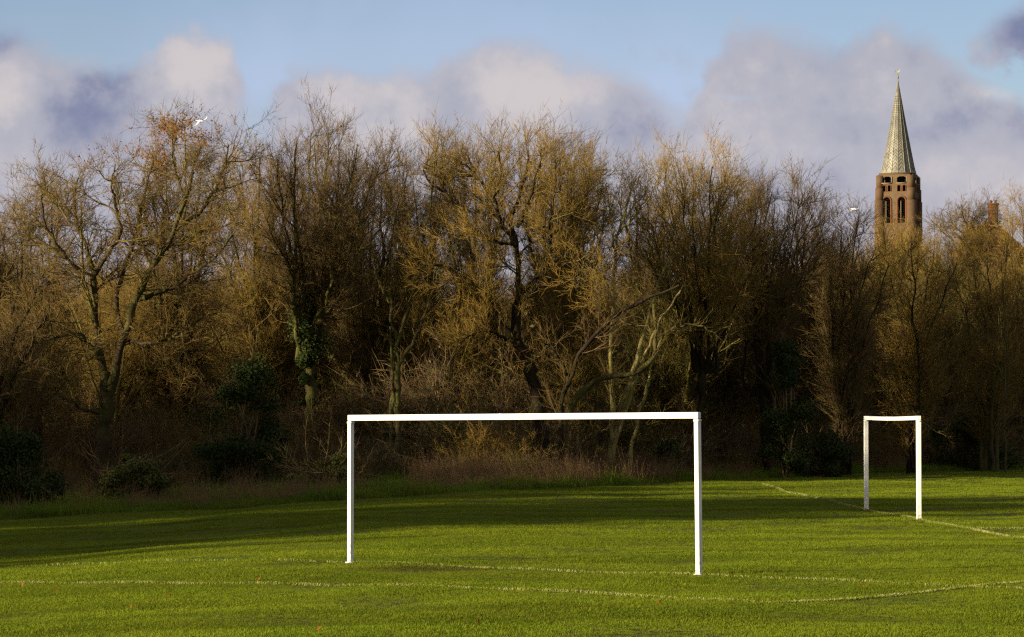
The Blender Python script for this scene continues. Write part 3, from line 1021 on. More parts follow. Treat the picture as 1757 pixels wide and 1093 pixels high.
# J: fan crowned golden tree right of centre
d = 118
st = [stem(d, [(1196, 810), (1200, 730), (1204, 660), (1203, 610)], .17, .13, opt=RT)]
st += fan(d, (1203, 640), [(1095, 345), (1120, 300), (1142, 262), (1165, 250), (1192, 262), (1220, 258), (1248, 270), (1272, 300), (1180, 330), (1235, 340), (1300, 350), (1090, 420), (1310, 430)], .075, .016, 51, .15, 4.5)
hero('bare_tree', 'fan crowned tree with pale golden tips standing highest between the middle and the church', 'tree', 1200, d, st, BROOM, 52, M['bark_dark'], M['twig_gold'])
# K: lower tree to the right of it
d = 122
st = [stem(d, [(1315, 820), (1312, 720), (1306, 620), (1300, 560)], .17, .11, opt=RT)]
st += fan(d, (1302, 680), [(1265, 370), (1290, 340), (1312, 315), (1335, 335), (1360, 340), (1378, 315), (1395, 350), (1330, 380), (1240, 410), (1420, 400)], .075, .016, 53, .5)
hero('bare_tree', 'brown twiggy tree on the right slope of the skyline, next before the low saplings', 'tree', 1310, d, st, BROOM, 54, M['bark_dark'], M['twig_brown'])
# K2: shrubby tree between it and the church
d = 126
st = fan(d, (1440, 810), [(1385, 400), (1410, 370), (1440, 375), (1465, 368), (1480, 385), (1500, 420), (1425, 430), (1530, 450)], .09, .016, 55, .7)
hero('bare_tree', 'low dark sapling group with thin upright tips just left of the church tower', 'tree', 1440, d, st, BROOM, 56, M['bark_dark'], M['twig_brown'])
# M: dark tree at the left border
d = 100
st = fan(d, (-20, 830), [(-60, 330), (-20, 360), (10, 400), (40, 430), (70, 470), (-90, 400), (90, 520)], .15, .02, 57, .6)
hero('bare_tree', 'dense dark tree cut by the left border below the oak crown', 'tree', -20, d, st, OAK, 58, M['bark_dark'], M['twig_brown'])
# L: the rounded trees beside the tower, farther off
d = 190
st = [stem(d, [(1668, 700), (1668, 560), (1672, 480), (1680, 440)], .3, .2, opt=RT)]
st += fan(d, (1676, 470), [(1605, 370), (1622, 350), (1650, 338), (1675, 350), (1700, 348), (1725, 362), (1640, 390), (1690, 390)], .13, .02, 59, .5)
L2 = [dict(OAK[0], L=2.2), dict(OAK[1], L=1.2), dict(OAK[2], dens=4.)]
hero('bare_tree', 'distant round crowned tree with purplish twigs right of the church tower', 'tree', 1668, d, st, L2, 60, M['bark_dark'], M['twig_brown'])
d = 150
st = fan(d, (1775, 800), [(1740, 360), (1757, 345), (1780, 335), (1800, 340), (1725, 400), (1765, 400)], .16, .02, 61, .5)
hero('bare_tree', 'tree with orange tips cut by the right border above the far goal', 'tree', 1775, d, st, BROOM, 62, M['bark_olive'], M['twig_gold'])
# N: bushy trees on the right side in front
d = 130
st = fan(d, (1560, 810), [(1480, 460), (1520, 430), (1560, 420), (1600, 430), (1640, 450), (1540, 500), (1590, 500)], .11, .018, 63, .8)
hero('bare_tree', 'dark bushy bare tree below the church tower behind the far goal', 'tree', 1560, d, st, WILLOW, 64, M['bark_dark'], M['twig_tawny'])
d = 136
st = fan(d, (1700, 810), [(1640, 470), (1670, 430), (1700, 415), (1730, 420), (1770, 440), (1720, 500)], .11, .018, 65, .8)
hero('bare_tree', 'dark bushy bare tree right of the far goal with pale thin stems', 'tree', 1700, d, st, WILLOW, 66, M['bark_olive'], M['twig_tawny'])
st = [stem(128, [(1725, 810), (1722, 700), (1728, 600), (1722, 520), (1718, 450)], .05, .015, opt={'root': True}),
      stem(128, [(1724, 640), (1750, 560), (1765, 500)], .03, .012),
      stem(128, [(1723, 660), (1700, 590), (1690, 530)], .03, .012)]
hero('sapling', 'slender pale sapling rising alone near the right border', 'sapling', 1725, 128, st, [dict(BROOM[0], L=1.2, dens=1.), BROOM[1]], 67, M['bark_olive'], M['twig_brown'])


# second row, seen between the crowns of the front row
def second(px, d, tips_, seed, hab, bark, twig, label, r=.13):
    st = fan(d, (px, 800), tips_, r, .018, seed, .35)
    hero('bare_tree', label, 'tree', px, d, st, hab, seed + 500, M[bark], M[twig])


second(300, 121, [(250, 275), (285, 255), (320, 235), (350, 250), (380, 270), (230, 330), (300, 330), (360, 340)], 401, OAK, 'bark_dark', 'twig_oak', 'bare tree standing behind the right half of the leafy oak')
second(575, 124, [(505, 250), (540, 220), (575, 215), (610, 232), (640, 262), (560, 290), (600, 310), (500, 320)], 402, BROOM, 'bark_dark', 'twig_brown', 'bare tree standing behind the tall ivy clad tree')
second(715, 123, [(668, 300), (690, 285), (715, 290), (740, 275), (765, 270), (700, 350), (750, 350)], 403, WILLOW, 'bark_dark', 'twig_brown', 'bare tree filling the gap behind the slim forked tree')
second(820, 124, [(765, 255), (790, 240), (820, 235), (850, 240), (870, 260), (800, 310), (850, 320), (755, 320)], 404, WILLOW, 'bark_olive', 'twig_tawny', 'bare tawny tree behind the left half of the gnarled central tree')
second(950, 126, [(890, 250), (920, 232), (950, 240), (980, 252), (1010, 275), (930, 310), (985, 320)], 405, WILLOW, 'bark_olive', 'twig_tawny', 'bare tawny tree behind the right half of the gnarled central tree')
second(1110, 127, [(1060, 310), (1085, 300), (1110, 305), (1140, 300), (1160, 320), (1090, 360), (1130, 370)], 406, BROOM, 'bark_dark', 'twig_oak', 'grey brown bare tree between the thin yellowish stem and the fan crowned tree')
second(1250, 130, [(1200, 300), (1225, 295), (1255, 305), (1285, 315), (1310, 330), (1230, 360), (1280, 370)], 407, BROOM, 'bark_dark', 'twig_brown', 'dull brown tree behind the right half of the fan crowned tree')
second(1370, 134, [(1330, 365), (1355, 350), (1380, 355), (1405, 375), (1430, 390), (1350, 410), (1400, 420)], 408, BROOM, 'bark_dark', 'twig_brown', 'dull brown tree on the falling skyline behind the brown twiggy tree')
second(60, 113, [(0, 375), (25, 350), (60, 335), (90, 320), (115, 310), (20, 420), (70, 400)], 409, OAK, 'bark_dark', 'twig_oak', 'bare tree standing behind the left half of the leafy oak')
second(1590, 160, [(1530, 410), (1560, 400), (1590, 400), (1620, 408), (1650, 415), (1560, 440), (1610, 440)], 410, BROOM, 'bark_olive', 'twig_gold', 'golden topped tree just in front of the foot of the church tower')


# ------------------------------------------------------------------ ivy and dark bushes
def leaf_blob(rng, centres, radii, n, size, flat=.8):
    k = rng.integers(0, len(centres), n)
    dv = rand_dirs(rng, n)
    rad = radii[k] * (rng.random(n) ** .45)[:, None]
    c = centres[k] + dv * rad
    nrm = dv + rng.normal(0, .5, (n, 3)); nrm /= np.linalg.norm(nrm, axis=1, keepdims=True)
    u = np.cross(nrm, rand_dirs(rng, n)); u /= np.linalg.norm(u, axis=1, keepdims=True)
    v = np.cross(nrm, u)
    s = (size * rng.uniform(.6, 1.4, n))[:, None]
    V = np.stack([c - u * s, c + v * s * .7, c + u * s, c - v * s * .7], 1).reshape(-1, 3)
    return V, np.arange(n)[:, None] * 4 + np.arange(4)[None, :]


rg2 = np.random.default_rng(77)
# ivy on tree B2 (a part of it)
cs, rs = [], []
for py, w_ in ((690, .25), (650, .35), (618, .65), (590, .85), (565, .9), (540, .8), (518, .6), (500, .4)):
    for j in range(3):
        cs.append(fpx(532 + rg2.normal(0, 10), py, 112 + rg2.normal(-.4, .5))); rs.append([w_ * rg2.uniform(.45, .9)] * 3)
V, qd = leaf_blob(rg2, np.array(cs), np.array(rs), 12000, .05)
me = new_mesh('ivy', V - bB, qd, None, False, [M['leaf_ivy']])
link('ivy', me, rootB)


def bush(px, py_top, wpx, d, label, seed, mat_='leaf_ivy', n=14000, size=.05, nm='evergreen_bush'):
    rng = np.random.default_rng(seed)
    b = base_at(px, d)
    H = fpx(px, py_top, d)[2] - b[2]; Wd = wpx / 4900 * d
    cs, rs = [], []
    for j in range(26):
        t = rng.random()
        r = rng.uniform(.14, .30) * min(H, Wd)
        w = Wd * .5 * math.sqrt(max(.15, 1 - t ** 2.2))
        cs.append(b + np.array([rng.uniform(-1, 1) * (w - r * .4), rng.uniform(-1, 1) * w * .8, max(r * .4, t * (H - r))]))
        rs.append([r * rng.uniform(.8, 1.5), r * rng.uniform(.8, 1.3), r * rng.uniform(.6, 1.1)])
    V, qd = leaf_blob(rng, np.array(cs), np.array(rs), n, size)
    root = empty(nm, b)
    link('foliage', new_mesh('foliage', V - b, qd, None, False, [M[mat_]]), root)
    g = Geo()
    S = []
    for j in range(14):
        e = cs[rng.integers(0, len(cs))] + rng.normal(0, .2, 3) + np.array([0, 0, .3])
        p0 = b + rng.normal(0, .15, 3) * (1, 1, 0)
        S.append(resample([p0, (p0 + e) / 2 + rng.normal(0, .25, 3), e], [.045, .03, .012], 8, rng, .04))
    P = np.stack([s[0] for s in S]); Rr = np.stack([s[1] for s in S])
    V, q1 = tubes(P, Rr, 5); g.add(V, q1)
    tips, (thin, thick, _) = crown_geo(rng, P, Rr, [dict(dens=1.6, t0=.3, t1=1, ang=35, angsd=12, L=1.3, Lsd=.3, fall=.3, trop=.3, wig=.15, K=5, ratio=.007, S=3)], None, dict(dens=5, L=.4))
    for a, bq in ((thin, 0),):
        V = np.concatenate(a.v); g.add(V, np.concatenate(a.q) if a.q else None, None)
        off = g.n - len(V)
        if a.t: g.t.append(np.concatenate(a.t) + off)
    link('stem', g.mesh('stem', [M['cane']], False, b), root)
    tag(root, label, 'bush')
    return root


bush(425, 600, 150, 104, 'dark ivy smothered bush rising between the oak and the ivy clad tree', 81, n=16000)
bush(1350, 575, 85, 120, 'tall ivy covered thicket of green leaves left of the far goal', 82, n=15000, size=.05)
bush(1410, 720, 110, 124, 'low dark leafy bush between the ivy thicket and the far goal', 83, n=9000)
bush(25, 715, 150, 94, 'blackish bush filling the bottom left corner of the trees', 84, n=14000)
bush(1660, 700, 190, 139, 'broad dark bush behind the right post of the far goal', 85, n=12000)
bush(1150, 750, 110, 116, 'low dark bush behind the right post of the near goal', 86, n=7000)
bush(230, 770, 150, 98, 'low green bush at the foot of the oak', 87, 'leaf_bramble', n=9000)
bush(560, 775, 150, 103, 'low green bramble mound behind the left post of the near goal', 88, 'leaf_bramble', n=9000)


# ------------------------------------------------------------------ woodland behind, undergrowth: stuff
def auto_tree(seed, H, habit, spread, nst, bark, twig, cone=None, low=.25):
    rng = np.random.default_rng(seed)
    S = [resample([(0, 0, -.3), (rng.normal(0, .1), rng.normal(0, .1), H * low)], [.02 * H * .8, .014 * H], 16, rng, .02)]
    for i in range(nst):
        a = rng.uniform(0, 6.28); e = rng.uniform(.2, 1) * spread
        z0_ = H * low * rng.uniform(.3, 1)
        top_ = H * rng.uniform(.68, .9)
        p = [(0, 0, z0_)]
        for t in (.3, .65, 1):
            p.append((math.cos(a) * e * t ** .8 + rng.normal(0, .12), math.sin(a) * e * t ** .8 + rng.normal(0, .12), z0_ + (top_ - z0_) * t * (1 - .25 * e / spread * t)))
        S.append(resample(p, [.010 * H, .008 * H, .005 * H, .02], 16, rng, .03))
    P = np.stack([s[0] for s in S]); Rr = np.stack([s[1] for s in S])
    g = Geo(); V, qd = tubes(P, Rr, 6); g.add(V, qd)
    nq = len(qd)
    tips, (thin, thick, _) = crown_geo(rng, P[1:], Rr[1:], habit, None, cone)
    nt0 = 0
    for a in (thick, thin):
        if not a.v: continue
        V = np.concatenate(a.v); off = g.n
        g.add(V, np.concatenate(a.q) if a.q else None)
        if a is thick: nq += sum(len(x) for x in a.q)
        if a.t: g.t.append(np.concatenate(a.t) + off)
    me = g.mesh('wood', [M['bough'], twig])
    midx = np.ones(len(me.polygons), np.int32); midx[:nq] = 0
    me.polygons.foreach_set('material_index', midx)
    return me


def thin_out(hab, f):
    return [dict(h, dens=h['dens'] * f) for h in hab]


WP = [auto_tree(101, 11, thin_out(BROOM, .95), 2.6, 8, M['bark_olive'], M['twig_tawny']),
      auto_tree(102, 11, thin_out(OAK, .9), 3.6, 8, M['bark_dark'], M['twig_tawny']),
      auto_tree(103, 11, thin_out(WILLOW, .9), 3.2, 8, M['bark_olive'], M['twig_gold']),
      auto_tree(104, 11, thin_out(BROOM, .95), 3.2, 9, M['bark_dark'], M['twig_brown']),
      auto_tree(105, 11, thin_out(WILLOW, .9), 3.4, 8, M['bark_dark'], M['twig_olive']),
      auto_tree(106, 11, thin_out(OAK, .9), 3.2, 9, M['bark_olive'], M['twig_oak'])]
wood = proto_collection('wood_tree', WP)


def ivied(me_src, seed, n=5000):
    rng = np.random.default_rng(seed)
    cs = np.c_[rng.normal(0, 1.3, (40, 2)), rng.uniform(.8, 8.8, 40)]
    V, qd = leaf_blob(rng, cs, np.full((40, 3), .9), n, .13)
    return new_mesh('ivied', V, qd, None, False, [M['leaf_ivy']])


beltc = proto_collection('belt_tree', WP + [ivied(None, 61), ivied(None, 62)])
rw = np.random.default_rng(8)
# how high the mass behind the front row reaches, along the photo's width
BX = [-300, 0, 120, 300, 420, 600, 700, 800, 900, 1000, 1100, 1200, 1300, 1380, 1450, 1520, 1600, 1700, 1757, 2100]
BY = [430, 430, 440, 425, 400, 400, 425, 450, 450, 440, 420, 420, 415, 420, 415, 405, 395, 400, 395, 400]
pts, scl, pick = [], [], []
for dist, step in ((122, 3.0), (132, 3.2), (144, 3.4), (158, 3.8), (175, 4.2), (198, 4.8), (225, 4.5), (228, 5.5)):
    half = .21 * dist + 6
    xx = -half
    while xx < half:
        x_ = xx + rw.normal(0, .8); d_ = dist + rw.normal(0, 2.5)
        if d_ < edge_y(x_) + 9: d_ = float(edge_y(x_)) + 9 + rw.uniform(0, 6)
        px = 878.5 + x_ / d_ * 4900
        topy = np.interp(px, BX, BY) + rw.uniform(-22, 75) - (dist > 170) * 12
        z_ = float(ground_h(x_, d_))
        H = CAM_H + (722 - topy) / 4900 * d_ - z_
        s = H / 10.6
        pts.append((x_, d_, z_)); scl.append((s * rw.uniform(.9, 1.15), s * rw.uniform(.9, 1.15), s)); pick.append(rw.choice([0, 1, 2, 2, 0, 3, 4, 5] if px < 1280 else [3, 4, 4, 1, 5, 2, 0, 3]))
        xx += step * rw.uniform(.75, 1.25)
scatter('woodland', np.array(pts), rw.uniform(0, 6.28, len(pts)), np.array(scl), pick, wood,
        'mass of bare tawny trees crowding behind the front row', 'woodland')
# the belt goes on along the left side of the field, outside the picture, and shades it
pts, scl, pick = [], [], []
rb_ = np.random.default_rng(91)
BL = [(-62, -8), (-57, 5), (-52, 16), (-46, 27), (-40, 38), (-37, 50), (-35, 62), (-33, 74), (-31, 86), (-30, 98), (-30, 112)]
bx = np.array([p[0] for p in BL], float); by = np.array([p[1] for p in BL], float)
for row, (off, H0) in enumerate(((0, 8.5), (6, 10.0), (13, 11.5))):
    yy = -8.0
    while yy < 112:
        H = H0 * rb_.uniform(.85, 1.12) * np.interp(yy, [10, 33, 38, 44, 50, 60], [.2, .28, .8, 1.35, 1.35, 1.0])
        if yy < 34: yy += 3; continue
        if 61 < yy < 67 and row < 2: yy += 3; continue
        pts.append((np.interp(yy, by, bx) - off + rb_.normal(0, 1.0), yy + rb_.normal(0, 1.0), -.9)); s = (H + .9) / 10.6
        scl.append((s * 1.2, s * 1.2, s)); pick.append(rb_.choice([0, 1, 2, 3, 4, 5, 0, 1, 3, 6]))
        yy += 4.6 * rb_.uniform(.7, 1.3)
scatter('tree_belt', np.array(pts), rw.uniform(0, 6.28, len(pts)), np.array(scl), pick, beltc,
        'belt of bare trees continuing along the left side of the field', 'woodland')


# undergrowth
def shrub_mesh(seed, H, W, nst, leafn, twig, leaf, dens=1.0):
    rng = np.random.default_rng(seed)
    S = []
    for i in range(nst):
        a = rng.uniform(0, 6.28); e = rng.uniform(.1, 1) * W
        h = H * rng.uniform(.5, 1) * (1 - .25 * e / W)
        b0 = np.array([rng.normal(0, W * .25), rng.normal(0, W * .25), -.1])
        arch = rng.uniform(0, .5)
        S.append(resample([b0, b0 + (math.cos(a) * e * .35, math.sin(a) * e * .35, h * .6), b0 + (math.cos(a) * e, math.sin(a) * e, h * (1 - arch * .4))],
                          [.018, .012, .006], 9, rng, .05))
    P = np.stack([s[0] for s in S]); Rr = np.stack([s[1] for s in S])
    g = Geo(); V, qd = tubes(P, Rr, 4); g.add(V, qd)
    hab = [dict(dens=2.2 * dens, t0=.15, t1=1, ang=38, angsd=14, L=.9, Lsd=.35, fall=.3, trop=.25, wig=.2, K=5, ratio=.006, S=3),
           dict(dens=3.6 * dens, t0=.1, t1=1, ang=40, angsd=14, L=.5, Lsd=.35, fall=.3, trop=.2, wig=.2, K=4, ratio=.006, S=3)]
    tips, (thin, thick, _) = crown_geo(rng, P, Rr, hab, None, dict(dens=6 * dens, L=.26, r=.005))
    V = np.concatenate(thin.v); off = g.n
    g.add(V, np.concatenate(thin.q))
    g.t.append(np.concatenate(thin.t) + off)
    nq_tw = sum(len(x) for x in g.q)
    if leafn:
        c = tips[rng.integers(0, len(tips), leafn)] + rng.normal(0, .05, (leafn, 3))
        u = rand_dirs(rng, leafn); v = rand_dirs(rng, leafn)
        v -= (u * v).sum(1, keepdims=True) * u; v /= np.linalg.norm(v, axis=1, keepdims=True)
        s = .04 * rng.uniform(.6, 1.4, leafn)[:, None]
        V = np.stack([c - u * s, c + v * s * .6, c + u * s, c - v * s * .6], 1).reshape(-1, 3)
        g.add(V, np.arange(leafn)[:, None] * 4 + np.arange(4)[None, :])
    me = g.mesh('shrub', [twig, leaf])
    midx = np.zeros(len(me.polygons), np.int32)
    midx[nq_tw:nq_tw + leafn] = 1
    me.polygons.foreach_set('material_index', midx)
    return me


SH = [shrub_mesh(201, 3.4, 1.7, 26, 500, M['cane'], M['leaf_bramble']),
      shrub_mesh(202, 3.0, 1.9, 26, 1200, M['twig_olive'], M['leaf_bramble']),
      shrub_mesh(203, 3.6, 1.5, 24, 100, M['twig_brown'], M['leaf_bramble']),
      shrub_mesh(204, 2.6, 2.0, 28, 2200, M['cane'], M['leaf_ivy']),
      shrub_mesh(205, 3.4, 1.6, 26, 150, M['twig_tawny'], M['leaf_bramble'])]
shr = proto_collection('shrub', SH)
pts, scl, pick = [], [], []
for off, stp, hs in ((0, 1.5, .42), (2.2, 1.5, .7), (4.5, 1.7, 1.0), (7.5, 1.9, 1.25), (11, 2.2, 1.5), (13.5, 1.8, 1.6), (16, 1.9, 1.8), (19, 2.0, 1.9), (22, 2.2, 2.0), (26, 2.4, 2.2), (30, 2.4, 2.4), (38, 2.6, 2.6), (50, 3.0, 3.0), (62, 3.4, 3.4)):
    xx = -34.0
    while xx < 50:
        x_ = xx + rw.normal(0, .5)
        depth0 = np.interp(x_, [-15, -5, 0, 10, 25], [17, 13, 8, 4.5, 3.5])
        y_ = float(edge_y(x_)) + depth0 + off + rw.normal(0, .6)
        s = hs * rw.uniform(.75, 1.25) * np.interp(x_, [-20, -8, -3, 14], [.6, .7, .95, 1.0])
        px_ = 878.5 + x_ / y_ * 4900
        if (990 < px_ < 1140 and y_ < 121) or (120 < px_ < 250 and y_ < 108) or (640 < px_ < 720 and y_ < 112): s *= .5
        pts.append((x_, y_, float(ground_h(x_, y_)) - .03)); scl.append((s * 1.1, s * 1.1, s))
        pick.append(rw.choice([0, 1, 2, 3, 0, 4] if off < 8 else [2, 4, 0, 2, 1, 3]))
        xx += stp * rw.uniform(.7, 1.3)
scatter('undergrowth', np.array(pts), rw.uniform(0, 6.28, len(pts)), np.array(scl), pick, shr,
        'tangled brambles and scrub along the foot of the trees', 'undergrowth')

# dead bracken and reddish stems
def stems_mesh(seed, n, H, W, mat_):
    rng = np.random.default_rng(seed)
    b = np.c_[rng.normal(0, W, (n, 2)), np.full(n, -.05)]
    a = rng.uniform(0, 6.28, n); l = rng.uniform(.05, .7, n)
    h = H * np.exp(rng.normal(0, .3, n))
    t = b + np.c_[np.cos(a) * l * h, np.sin(a) * l * h, h]
    V, t3 = cones(b, t, .006 * rng.uniform(.7, 1.4, n))
    n2 = n * 3; k = rng.integers(0, n, n2); u = rng.uniform(.3, 1, n2)[:, None]
    B = b[k] * (1 - u) + t[k] * u
    D = rand_dirs(rng, n2) * .8 + (0, 0, .4)
    V2, t32 = cones(B, B + D * (.22 * H * rng.uniform(.5, 1.4, n2))[:, None], .004 * np.ones(n2))
    return new_mesh('dead_stems', np.r_[V, V2], None, np.r_[t3, t32 + len(V)], False, [mat_])


ds = proto_collection('dead_stem', [stems_mesh(301 + i, 60, .8, .35, M['dead_stem']) for i in range(4)])
pts, scl = [], []
for i in range(2600):
    x_ = rw.uniform(-24, 36)
    depth0 = np.interp(x_, [-15, -5, 0, 10, 25], [17, 12, 6, 2.0, 1.5])
    y_ = float(edge_y(x_)) + depth0 + rw.uniform(0, 1) ** 1.5 * 7
    den = .12 + .2 * math.sin(x_ * .45 + 1) + (.8 if -3 < x_ < 7 else 0)
    if rw.random() > den * .8: continue
    pts.append((x_, y_, float(ground_h(x_, y_)))); scl.append(rw.uniform(.4, 1.15))
scatter('dead_bracken', np.array(pts), rw.uniform(0, 6.28, len(pts)), np.array(scl), rw.integers(0, 4, len(pts)), ds,
        'reddish dead bracken and withered stems in front of the brambles', 'bracken')
# few withered weeds on the rough strip
pts, scl = [], []
for i in range(150):
    x_ = rw.uniform(-16, 10)
    y_ = float(edge_y(x_)) + rw.uniform(.5, np.interp(x_, [-15, 0, 10], [12, 6, 3]))
    pts.append((x_, y_, float(ground_h(x_, y_)))); scl.append(rw.uniform(.4, 1.0))
scatter('weeds', np.array(pts), rw.uniform(0, 6.28, len(pts)), np.array(scl), rw.integers(0, 4, len(pts)), ds,
        'scattered withered weeds on the rough strip', 'weeds')

# ------------------------------------------------------------------ church tower
m, N = mat('brown brick')
g = N.n('ShaderNodeTexCoord').outputs['Object']
sx_ = N.n('ShaderNodeSeparateXYZ', ins={0: g})
hx = N.math('ADD', sx_.outputs[0], sx_.outputs[1])
cv = N.n('ShaderNodeCombineXYZ', ins={0: hx, 1: sx_.outputs[2], 2: 0.0})
br = N.n('ShaderNodeTexBrick', ins={'Vector': cv.outputs[0], 'Color1': (.105, .056, .030, 1), 'Color2': (.07, .038, .022, 1), 'Mortar': (.12, .085, .05, 1), 'Scale': 1.0, 'Mortar Size': .012, 'Brick Width': .24, 'Row Height': .08})
n1 = N.n('ShaderNodeTexNoise', ins={'Vector': g, 'Scale': .5, 'Detail': 5.0, 'Roughness': .7}).outputs[0]
n2 = N.n('ShaderNodeTexNoise', ins={'Vector': g, 'Scale': 2.5, 'Detail': 3.0}).outputs[0]
c = N.mix(N.smooth(n1, .4, .65), br.outputs[0], (.088, .058, .031, 1))
c = N.mix(N.math('MULTIPLY', N.smooth(n2, .55, .7), .5), c, (.10, .042, .02, 1))
finish(N, c, .95, n2, .2, .05)
M['brick'] = m
m, N = mat('red brick dressing'); n1 = N.n('ShaderNodeTexNoise', ins={'Scale': 3.0}).outputs[0]
finish(N, N.mix(n1, (.14, .055, .028, 1), (.10, .042, .02, 1)), .9); M['redbrick'] = m
m, N = mat('pale stone'); finish(N, (.17, .14, .095, 1), .9); M['stone'] = m
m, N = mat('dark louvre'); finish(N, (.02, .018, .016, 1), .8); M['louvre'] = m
m, N = mat('lead sheet')
g = N.n('ShaderNodeTexCoord').outputs['Object']
zc = N.n('ShaderNodeSeparateXYZ', ins={0: g}).outputs[2]
n1 = N.n('ShaderNodeTexNoise', ins={'Vector': g, 'Scale': 1.2, 'Detail': 5.0, 'Roughness': .7}).outputs[0]
c = N.mix(N.smooth(n1, .35, .65), (.235, .222, .185, 1), (.13, .13, .11, 1))
c = N.mix(N.smooth(zc, 12.5, 16.5), c, (.14, .142, .10, 1))
finish(N, c, .5, spec=.5); M['lead'] = m
m, N = mat('lead seams'); finish(N, (.06, .058, .035, 1), .7); M['seam'] = m
m, N = mat('gilded vane'); finish(N, (.30, .33, .17, 1), .5); M['vane'] = m
m, N = mat('clay roof tiles')
g = N.n('ShaderNodeTexCoord').outputs['Object']
n1 = N.n('ShaderNodeTexNoise', ins={'Vector': g, 'Scale': 2.0, 'Detail': 4.0}).outputs[0]
finish(N, N.mix(n1, (.12, .06, .035, 1), (.20, .10, .05, 1)), .9, n1, .3, .05); M['tiles'] = m

TD = 450.0
tb = fpx(1543, 722, TD); tb[2] = float(ground_h(tb[0], tb[1]))


def tz(py):      # height above the tower's foot
    return CAM_H + (722 - py) / 4900 * TD - tb[2]


tower = empty('church_tower', tb, 0)
vdir = math.atan2(tb[0], tb[1])                # line of sight to the tower
tower.rotation_euler = (0, 0, -vdir - R(11.5))
tag(tower, 'brown brick church tower with paired arched belfry openings and a tall ribbed grey spire', 'church tower')


def wall_with_holes(name, w, z0_, z1_, holes, thick, mat_):
    cu = bpy.data.curves.new(name, 'CURVE'); cu.dimensions = '2D'; cu.fill_mode = 'BOTH'; cu.extrude = thick / 2

    def sp(pts):
        s = cu.splines.new('POLY'); s.points.add(len(pts) - 1)
        for p, (a, b) in zip(s.points, pts): p.co = (a, b, 0, 1)
        s.use_cyclic_u = True
    sp([(-w / 2, z0_), (w / 2, z0_), (w / 2, z1_), (-w / 2, z1_)])
    for h in holes: sp(h)
    tmp = bpy.data.objects.new('tmp', cu); COL.objects.link(tmp)
    dg = bpy.context.evaluated_depsgraph_get()
    me = bpy.data.meshes.new_from_object(tmp.evaluated_get(dg))
    bpy.data.objects.remove(tmp); me.name = name
    me.materials.clear(); me.materials.append(mat_)
    return me


def arch(cx, w, zb_, zt_, n=10):
    r = w / 2
    p = [(cx - r, zb_), (cx + r, zb_)]
    for i in range(n + 1):
        a = math.pi * i / n
        p.append((cx + r * math.cos(a), zt_ - r + r * math.sin(a)))
    return p


def arch_ring(cx, w, zt_, zb_, t, dep, y):
    """moulded arch band round an opening, in the wall's x-z plane"""
    g_ = Geo(); n = 12
    inner, outer = [], []
    r = w / 2
    P_ = [(cx + r, zb_, 1, 0)] + [(cx + r * math.cos(math.pi * i / n), zt_ - r + r * math.sin(math.pi * i / n), math.cos(math.pi * i / n), math.sin(math.pi * i / n)) for i in range(n + 1)] + [(cx - r, zb_, -1, 0)]
    V = []
    for a, b, nx, nz_ in P_:
        V += [(a, y, b), (a + nx * t, y, b + nz_ * t), (a + nx * t, y - dep, b + nz_ * t), (a, y - dep, b)]
    qs = []
    for i in range(len(P_) - 1):
        for j in range(4):
            qs.append([i * 4 + j, i * 4 + (j + 1) % 4, (i + 1) * 4 + (j + 1) % 4, (i + 1) * 4 + j])
    g_.add(V, qs)
    return g_


TW = 5.72
zt_top, zb_low = tz(301), 0.0
hA = (tz(384), tz(340)); hS = (tz(330), tz(319.5)); hT = (tz(315), tz(304.5))
u1, u2 = -1.28, 1.08
holes = [arch(u1, 1.15, hA[0], hA[1]), arch(u2, 1.15, hA[0], hA[1])]
for c_ in (u1 - .42, u1 + .42, u2 - .42, u2 + .42): holes.append(arch(c_, .46, hS[0], hS[1]))
for c_ in (u1, u2): holes.append([(c_ - .72, hT[0]), (c_ + .72, hT[0]), (c_ + .72, hT[1] - .2), (c_ + .35, hT[1]), (c_ - .35, hT[1]), (c_ - .72, hT[1] - .2)])
wme = wall_with_holes('wall', TW - .9, zb_low, zt_top, holes, .5, M['brick'])
for i in range(4):
    o = link('wall', wme, tower)
    a = i * math.pi / 2
    o.rotation_euler = (math.pi / 2, 0, a)
    o.location = (math.sin(a) * (TW / 2 - .25), -math.cos(a) * (TW / 2 - .25), 0)
    def add_part(nm, geo, mt):
        po = link(nm, geo.mesh(nm, [mt]), tower); po.rotation_euler = (0, 0, a)

    for c_ in (u1, u2):
        add_part('arch_band', arch_ring(c_, 1.15, hA[1], hA[0], .24, .09, -TW / 2 + .004), M['redbrick'])
        s_ = Geo(); s_.box((c_, -TW / 2 - .06, hT[0] - .09), (1.6, .14, .16)); add_part('sill', s_, M['stone'])
        s_ = Geo(); s_.box((c_ + .82, -TW / 2 - .045, (hT[0] + hT[1]) / 2), (.16, .10, hT[1] - hT[0] - .02)); add_part('jamb', s_, M['stone'])
        s_ = Geo(); s_.box((c_ - .12, -TW / 2 + .10, (hA[0] + hA[1]) / 2 - .3), (.10, .16, hA[1] - hA[0] - .6)); add_part('mullion', s_, M['stone'])
        lv = Geo(); z_ = hA[0] + .1
        while z_ < hA[1] - .2:
            lv.box((c_, -TW / 2 + .42, z_), (1.3, .25, .04)); z_ += .28
        add_part('louvre', lv, M['louvre'])
    for c_ in (u1 - .42, u1 + .42, u2 - .42, u2 + .42):
        add_part('arch_band', arch_ring(c_, .46, hS[1], hS[0], .12, .07, -TW / 2 + .004), M['redbrick'])
